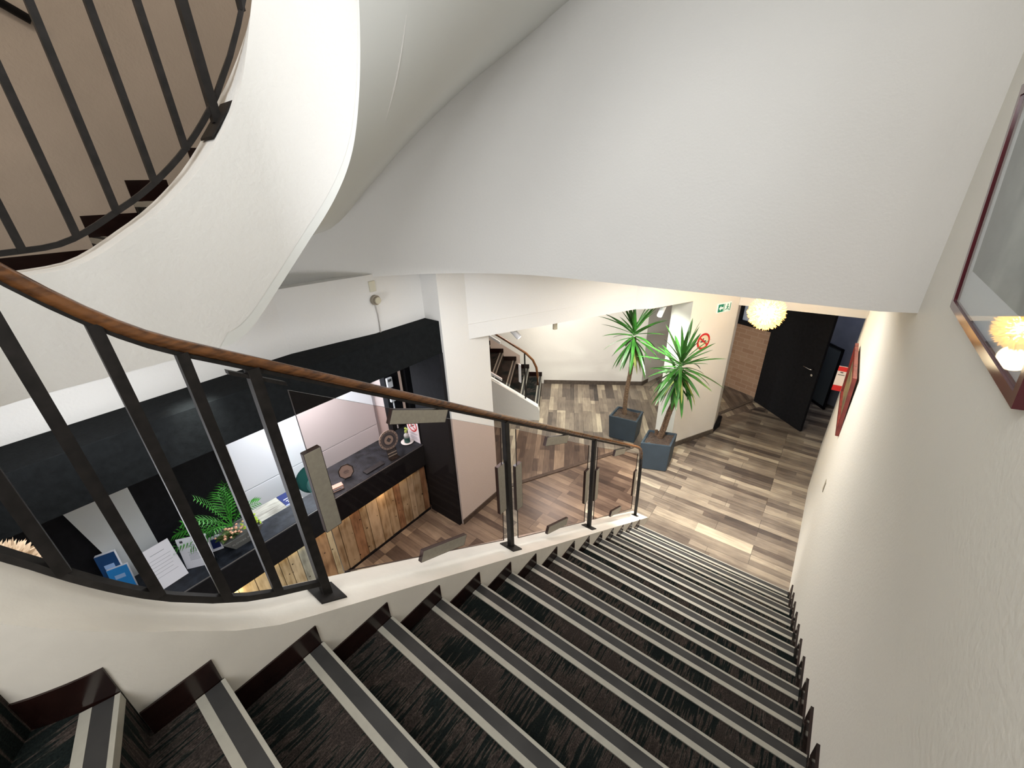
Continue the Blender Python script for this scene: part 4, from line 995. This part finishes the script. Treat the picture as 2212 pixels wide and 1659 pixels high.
# local frame: origin at near front corner, x along run (up the stair), y toward far wall
u=Vector((-fd.x,-fd.y)); v=Vector((math.cos(R(120.0)),math.sin(R(120.0)))); O=Vector((-3.69,5.39))
def fp(a,b): q=O+u*a+fn*b; return (q.x,q.y)
WD=(F0-O).dot(fn)-.003
for k in range(1,9):
    a=.27*(k-1)
    step('step',fs,[fp(a,0.1),fp(a,WD),fp(a+.29,WD),fp(a+.29,0.1)],max(0,.175*k-.3),.175*k,(fp(a,.11),fp(a,WD-.02),(u.x,u.y)))
    bm=bmesh.new(); prism(bm,[fp(a-.005,WD),fp(a+.27,WD),fp(a+.27,WD-.012),fp(a-.005,WD-.012)],.175*k,.175*k+.095); obj('skirting_tile',bm,TILE,fs)
def fz(a): return .175+.65*a+.10
aa=[-.03,0,.5,1,1.5,2.0,2.3]
bm=bmesh.new(); ribbon(bm,[fp(a,-.02) for a in aa],[fp(a,.10) for a in aa],[0]*7,[.19]+[fz(a) for a in aa[1:]]); obj('curb',bm,PL,fs)
fr2=thing('stair_railing','small far railing with a curved wooden handrail and glass panel','railing',(-4.0,5.3,.3))
ft=lambda a,h:(*fp(a,.04),fz(a)+h)
hr=[ft(2.2,.90),ft(1.6,.90),ft(1.0,.90),ft(.5,.90),ft(.2,.89),ft(.08,.84),ft(.02,.74),ft(0,.6),ft(0,.42)]
tubeo('handrail',hr,.021,HRAIL,fr2,8)
for a in (.22,1.35): tubeo('post',[(*fp(a,.04),fz(a)),(*fp(a,.04),fz(a)+.88)],.013,IRON,fr2,4,square=True)
bm=bmesh.new(); g=[(fp(.30,.04),fz(.3)+.10),(fp(1.28,.04),fz(1.28)+.10),(fp(1.28,.04),fz(1.28)+.78),(fp(.30,.04),fz(.30)+.78)]
n_=Vector((fn.x,fn.y,0))*.004
a_=[bm.verts.new(Vector((*p,z))+n_) for p,z in g]; b_=[bm.verts.new(Vector((*p,z))-n_) for p,z in g]
bm.faces.new(a_); bm.faces.new(b_[::-1])
for i in range(4): bm.faces.new((a_[i],b_[i],b_[(i+1)%4],a_[(i+1)%4]))
obj('glass_panel',bm,BROWNGL,fr2)
for (a,h,lx,lz) in ((.31,.44,.02,.17),(.79,.10,.16,.02),(.79,.79,.16,.02)):
    bm=bmesh.new(); p0=fp(a-lx,.02); p1=fp(a+lx,.02); p2=fp(a+lx,.06); p3=fp(a-lx,.06)
    za,zb2=fz(a-lx)+h,fz(a+lx)+h
    prism(bm,[p0,p1,p2,p3],[za-lz,zb2-lz,zb2-lz,za-lz],[za+lz,zb2+lz,zb2+lz,za+lz]); obj('glass_clamp',bm,BRICKC,fr2)

# ------------------------------------------------------------------ spots, dome, signs
def spot(loc,d,label,top,grp,s=1.0):
    t=thing('spotlight',label,'spotlight',loc,grp)
    d=Vector(d).normalized(); l=Vector(loc)
    bm=bmesh.new(); tube(bm,[l-d*.09*s,l+d*.09*s],.036*s,14); obj('head',bm,BRICKC,t)
    bm=bmesh.new(); tube(bm,[l+d*.0905*s,l+d*.092*s],.03*s,14); obj('lens',bm,mat('lens_glow',(1,1,.95),.4,emis=(1,1,.9),es=6),t)
    tubeo('stem',[l-d*.04*s,(loc[0],loc[1],top)],.008,BRICKC,t,6)
spot((-3.00,3.88,2.245),(.6,.3,-.75),'white ceiling spotlight above the far small staircase',2.56,'white spotlights')
spot((-1.755,5.55,2.29),(-.3,.25,-.8),'white ceiling spotlight shining over the yucca leaves',2.56,'white spotlights')
t=thing('ceiling_detector','small round cream detector under the white bulkhead','detector',(-2.74,4.37,2.3))
latheo('base',[(.03,.0),(.03,.10),(.012,.11)],(-2.71,4.365,2.20),mat('detector_cream',(.62,.56,.42),.6),t,16); latheo('top_ring',[(.016,.11),(.016,.18)],(-2.71,4.365,2.20),IRON,t,12)
pn=Vector((-nn.x*-1,nn.y,0)); PN=Vector((nn.x,nn.y,0)); PD=Vector((d.x,d.y,0)) if False else Vector(((Q2-Q1).normalized().x,(Q2-Q1).normalized().y,0))
# exit sign on wall P
t=thing('exit_sign','green and white emergency exit sign with a left arrow, high on the wall','sign',(-1.16,6.43,2.2))
m4=frame(Vector((-1.225,6.300,2.145))+PN*.012,PD,(0,0,1))
bm=bmesh.new(); box(bm,0,.27,0,.135,-.012,0,mtx=m4); obj('panel',bm,SWH,t)
bm=bmesh.new(); box(bm,.012,.115,.012,.123,0,.002,mtx=m4); box(bm,.128,.138,.012,.123,0,.002,mtx=m4); box(bm,.245,.258,.012,.123,0,.002,mtx=m4); obj('green_field',bm,GREEN,t)
bm=bmesh.new(); a_=[(.025,.067),(.062,.105),(.062,.082),(.105,.082),(.105,.052),(.062,.052),(.062,.029)]
vv=[bm.verts.new(m4@Vector((x,y,.0035))) for x,y in a_]; bm.faces.new(vv)
bm.faces.ensure_lookup_table(); obj('arrow',bm,SWH,t)
bm=bmesh.new()
ring(bm,m4@Matrix.Translation((.20,0,0)),.0,.011,.105,10,.0,.002); tube(bm,[m4@Vector((.20,.09,.001)),m4@Vector((.19,.055,.001)),m4@Vector((.165,.03,.001))],.006,5); tube(bm,[m4@Vector((.19,.055,.001)),m4@Vector((.215,.045,.001)),m4@Vector((.222,.02,.001))],.006,5); tube(bm,[m4@Vector((.175,.075,.001)),m4@Vector((.20,.085,.001)),m4@Vector((.222,.065,.001))],.005,5)
obj('running_figure',bm,GREEN,t)
# no smoking sticker
t=thing('wall_sticker','round red no-smoking sticker on the wall beside the yucca leaves','sign',(-1.3,6.14,1.75))
cc=PL_=Vector((-1.297,6.159,1.752)); m4=frame(cc+PN*.002,PD,(0,0,1))
bm=bmesh.new(); disc(bm,m4,.10,0,36,0,.001); obj('backing',bm,mat('sticker_ground',(.72,.62,.45),.6),t)
bm=bmesh.new(); ring(bm,m4,.095,.125,0,36,0,.003); mm_=m4@Matrix.Rotation(R(-38),4,'Z'); box(bm,-.10,.10,-.012,.012,.002,.004,mtx=mm_); obj('red_ring',bm,RED,t)
bm=bmesh.new(); box(bm,-.06,.05,-.012,.010,.001,.002,mtx=m4); box(bm,-.02,.0,.02,.05,.001,.002,mtx=m4); obj('cigarette_print',bm,DINK,t)

# pictures on the right wall
def picture(name,label,y0,y1,z0,z1,xw,lean,th,fw,fm,im,gl,outer=None,mat_w=0):
    t=thing(name,label,'picture',(xw,(y0+y1)/2,z0))
    # local: x -> -y (from far to near), y -> up, z -> -x (out of wall)
    m4=frame((xw-th,y1,z0),(0,-1,0),(-lean,0,z1-z0)); w_=y1-y0; h_=math.hypot(lean,z1-z0)
    bm=bmesh.new()
    for b in ((0,w_,0,fw),(0,w_,h_-fw,h_),(0,fw,fw,h_-fw),(w_-fw,w_,fw,h_-fw)): box(bm,b[0],b[1],b[2],b[3],-th,.0,mtx=m4)
    f=obj('frame',bm,fm,t)
    if outer:
        bm=bmesh.new(); e=.004
        for b in ((-e,w_+e,-e,0),(-e,w_+e,h_,h_+e),(-e,0,0,h_),(w_,w_+e,0,h_)): box(bm,b[0],b[1],b[2],b[3],-th-.004,-.002,mtx=m4)
        obj('frame_edge',bm,outer,t)
    bm=bmesh.new(); box(bm,fw,w_-fw,fw,h_-fw,-th,-th*.7,mtx=m4); obj('mount' if mat_w else 'canvas',bm,PAPER if mat_w else im,t)
    if mat_w:
        bm=bmesh.new(); box(bm,fw+mat_w,w_-fw-mat_w*.7,fw+mat_w*2.0,h_-fw-mat_w,-th*.7,-th*.65,mtx=m4); obj('print',bm,im,t)
    if gl:
        bm=bmesh.new(); box(bm,fw,w_-fw,fw,h_-fw,-.008,-.005,mtx=m4); obj('glass',bm,PICGL,t)
    return t
picture('framed_picture','large glazed picture in a dark red lacquered frame on the near right wall',1.30,2.27,3.425,4.14,.402,.055,.022,.03,BURG,PHOTO,True,None,.06)
picture('framed_picture','small painting in a reddish wooden frame on the right wall near the corridor',4.62,5.72,1.57,2.19,.405,.02,.03,.05,REDW,PAINT,False)
# red call box
t=thing('fire_sign','red and white fire equipment sign projecting from the wall past the small painting','sign',(.4,6.40,1.4))
boxo('board',(.318,.398+.015,6.38,6.40,1.325,1.66),mat('sign_cream',(.75,.68,.62),.5),t); boxo('red_band',(.317,.414,6.376,6.379,1.60,1.661),RED,t); boxo('red_band',(.317,.414,6.376,6.379,1.324,1.40),RED,t)
bm=bmesh.new(); box(bm,.33,.40,6.377,6.3795,1.545,1.552); box(bm,.35,.38,6.377,6.3795,1.575,1.588); obj('print',bm,DINK,t)
tag(boxo('wall_slot',(.400,.4045,4.24,4.31,1.14,1.25),mat('slot_grey',(.3,.27,.2),.6)),'thin grey slot plate low on the right wall beside the lobby floor','plate')

# put empties' children in world space
bpy.context.view_layer.update()
for e in BASES:
    inv=Matrix.Translation(-e.location)
    for c in e.children:
        if c.type=='FONT': 
            mw=c.matrix_world.copy()
        c.matrix_parent_inverse=inv
bpy.context.view_layer.update()
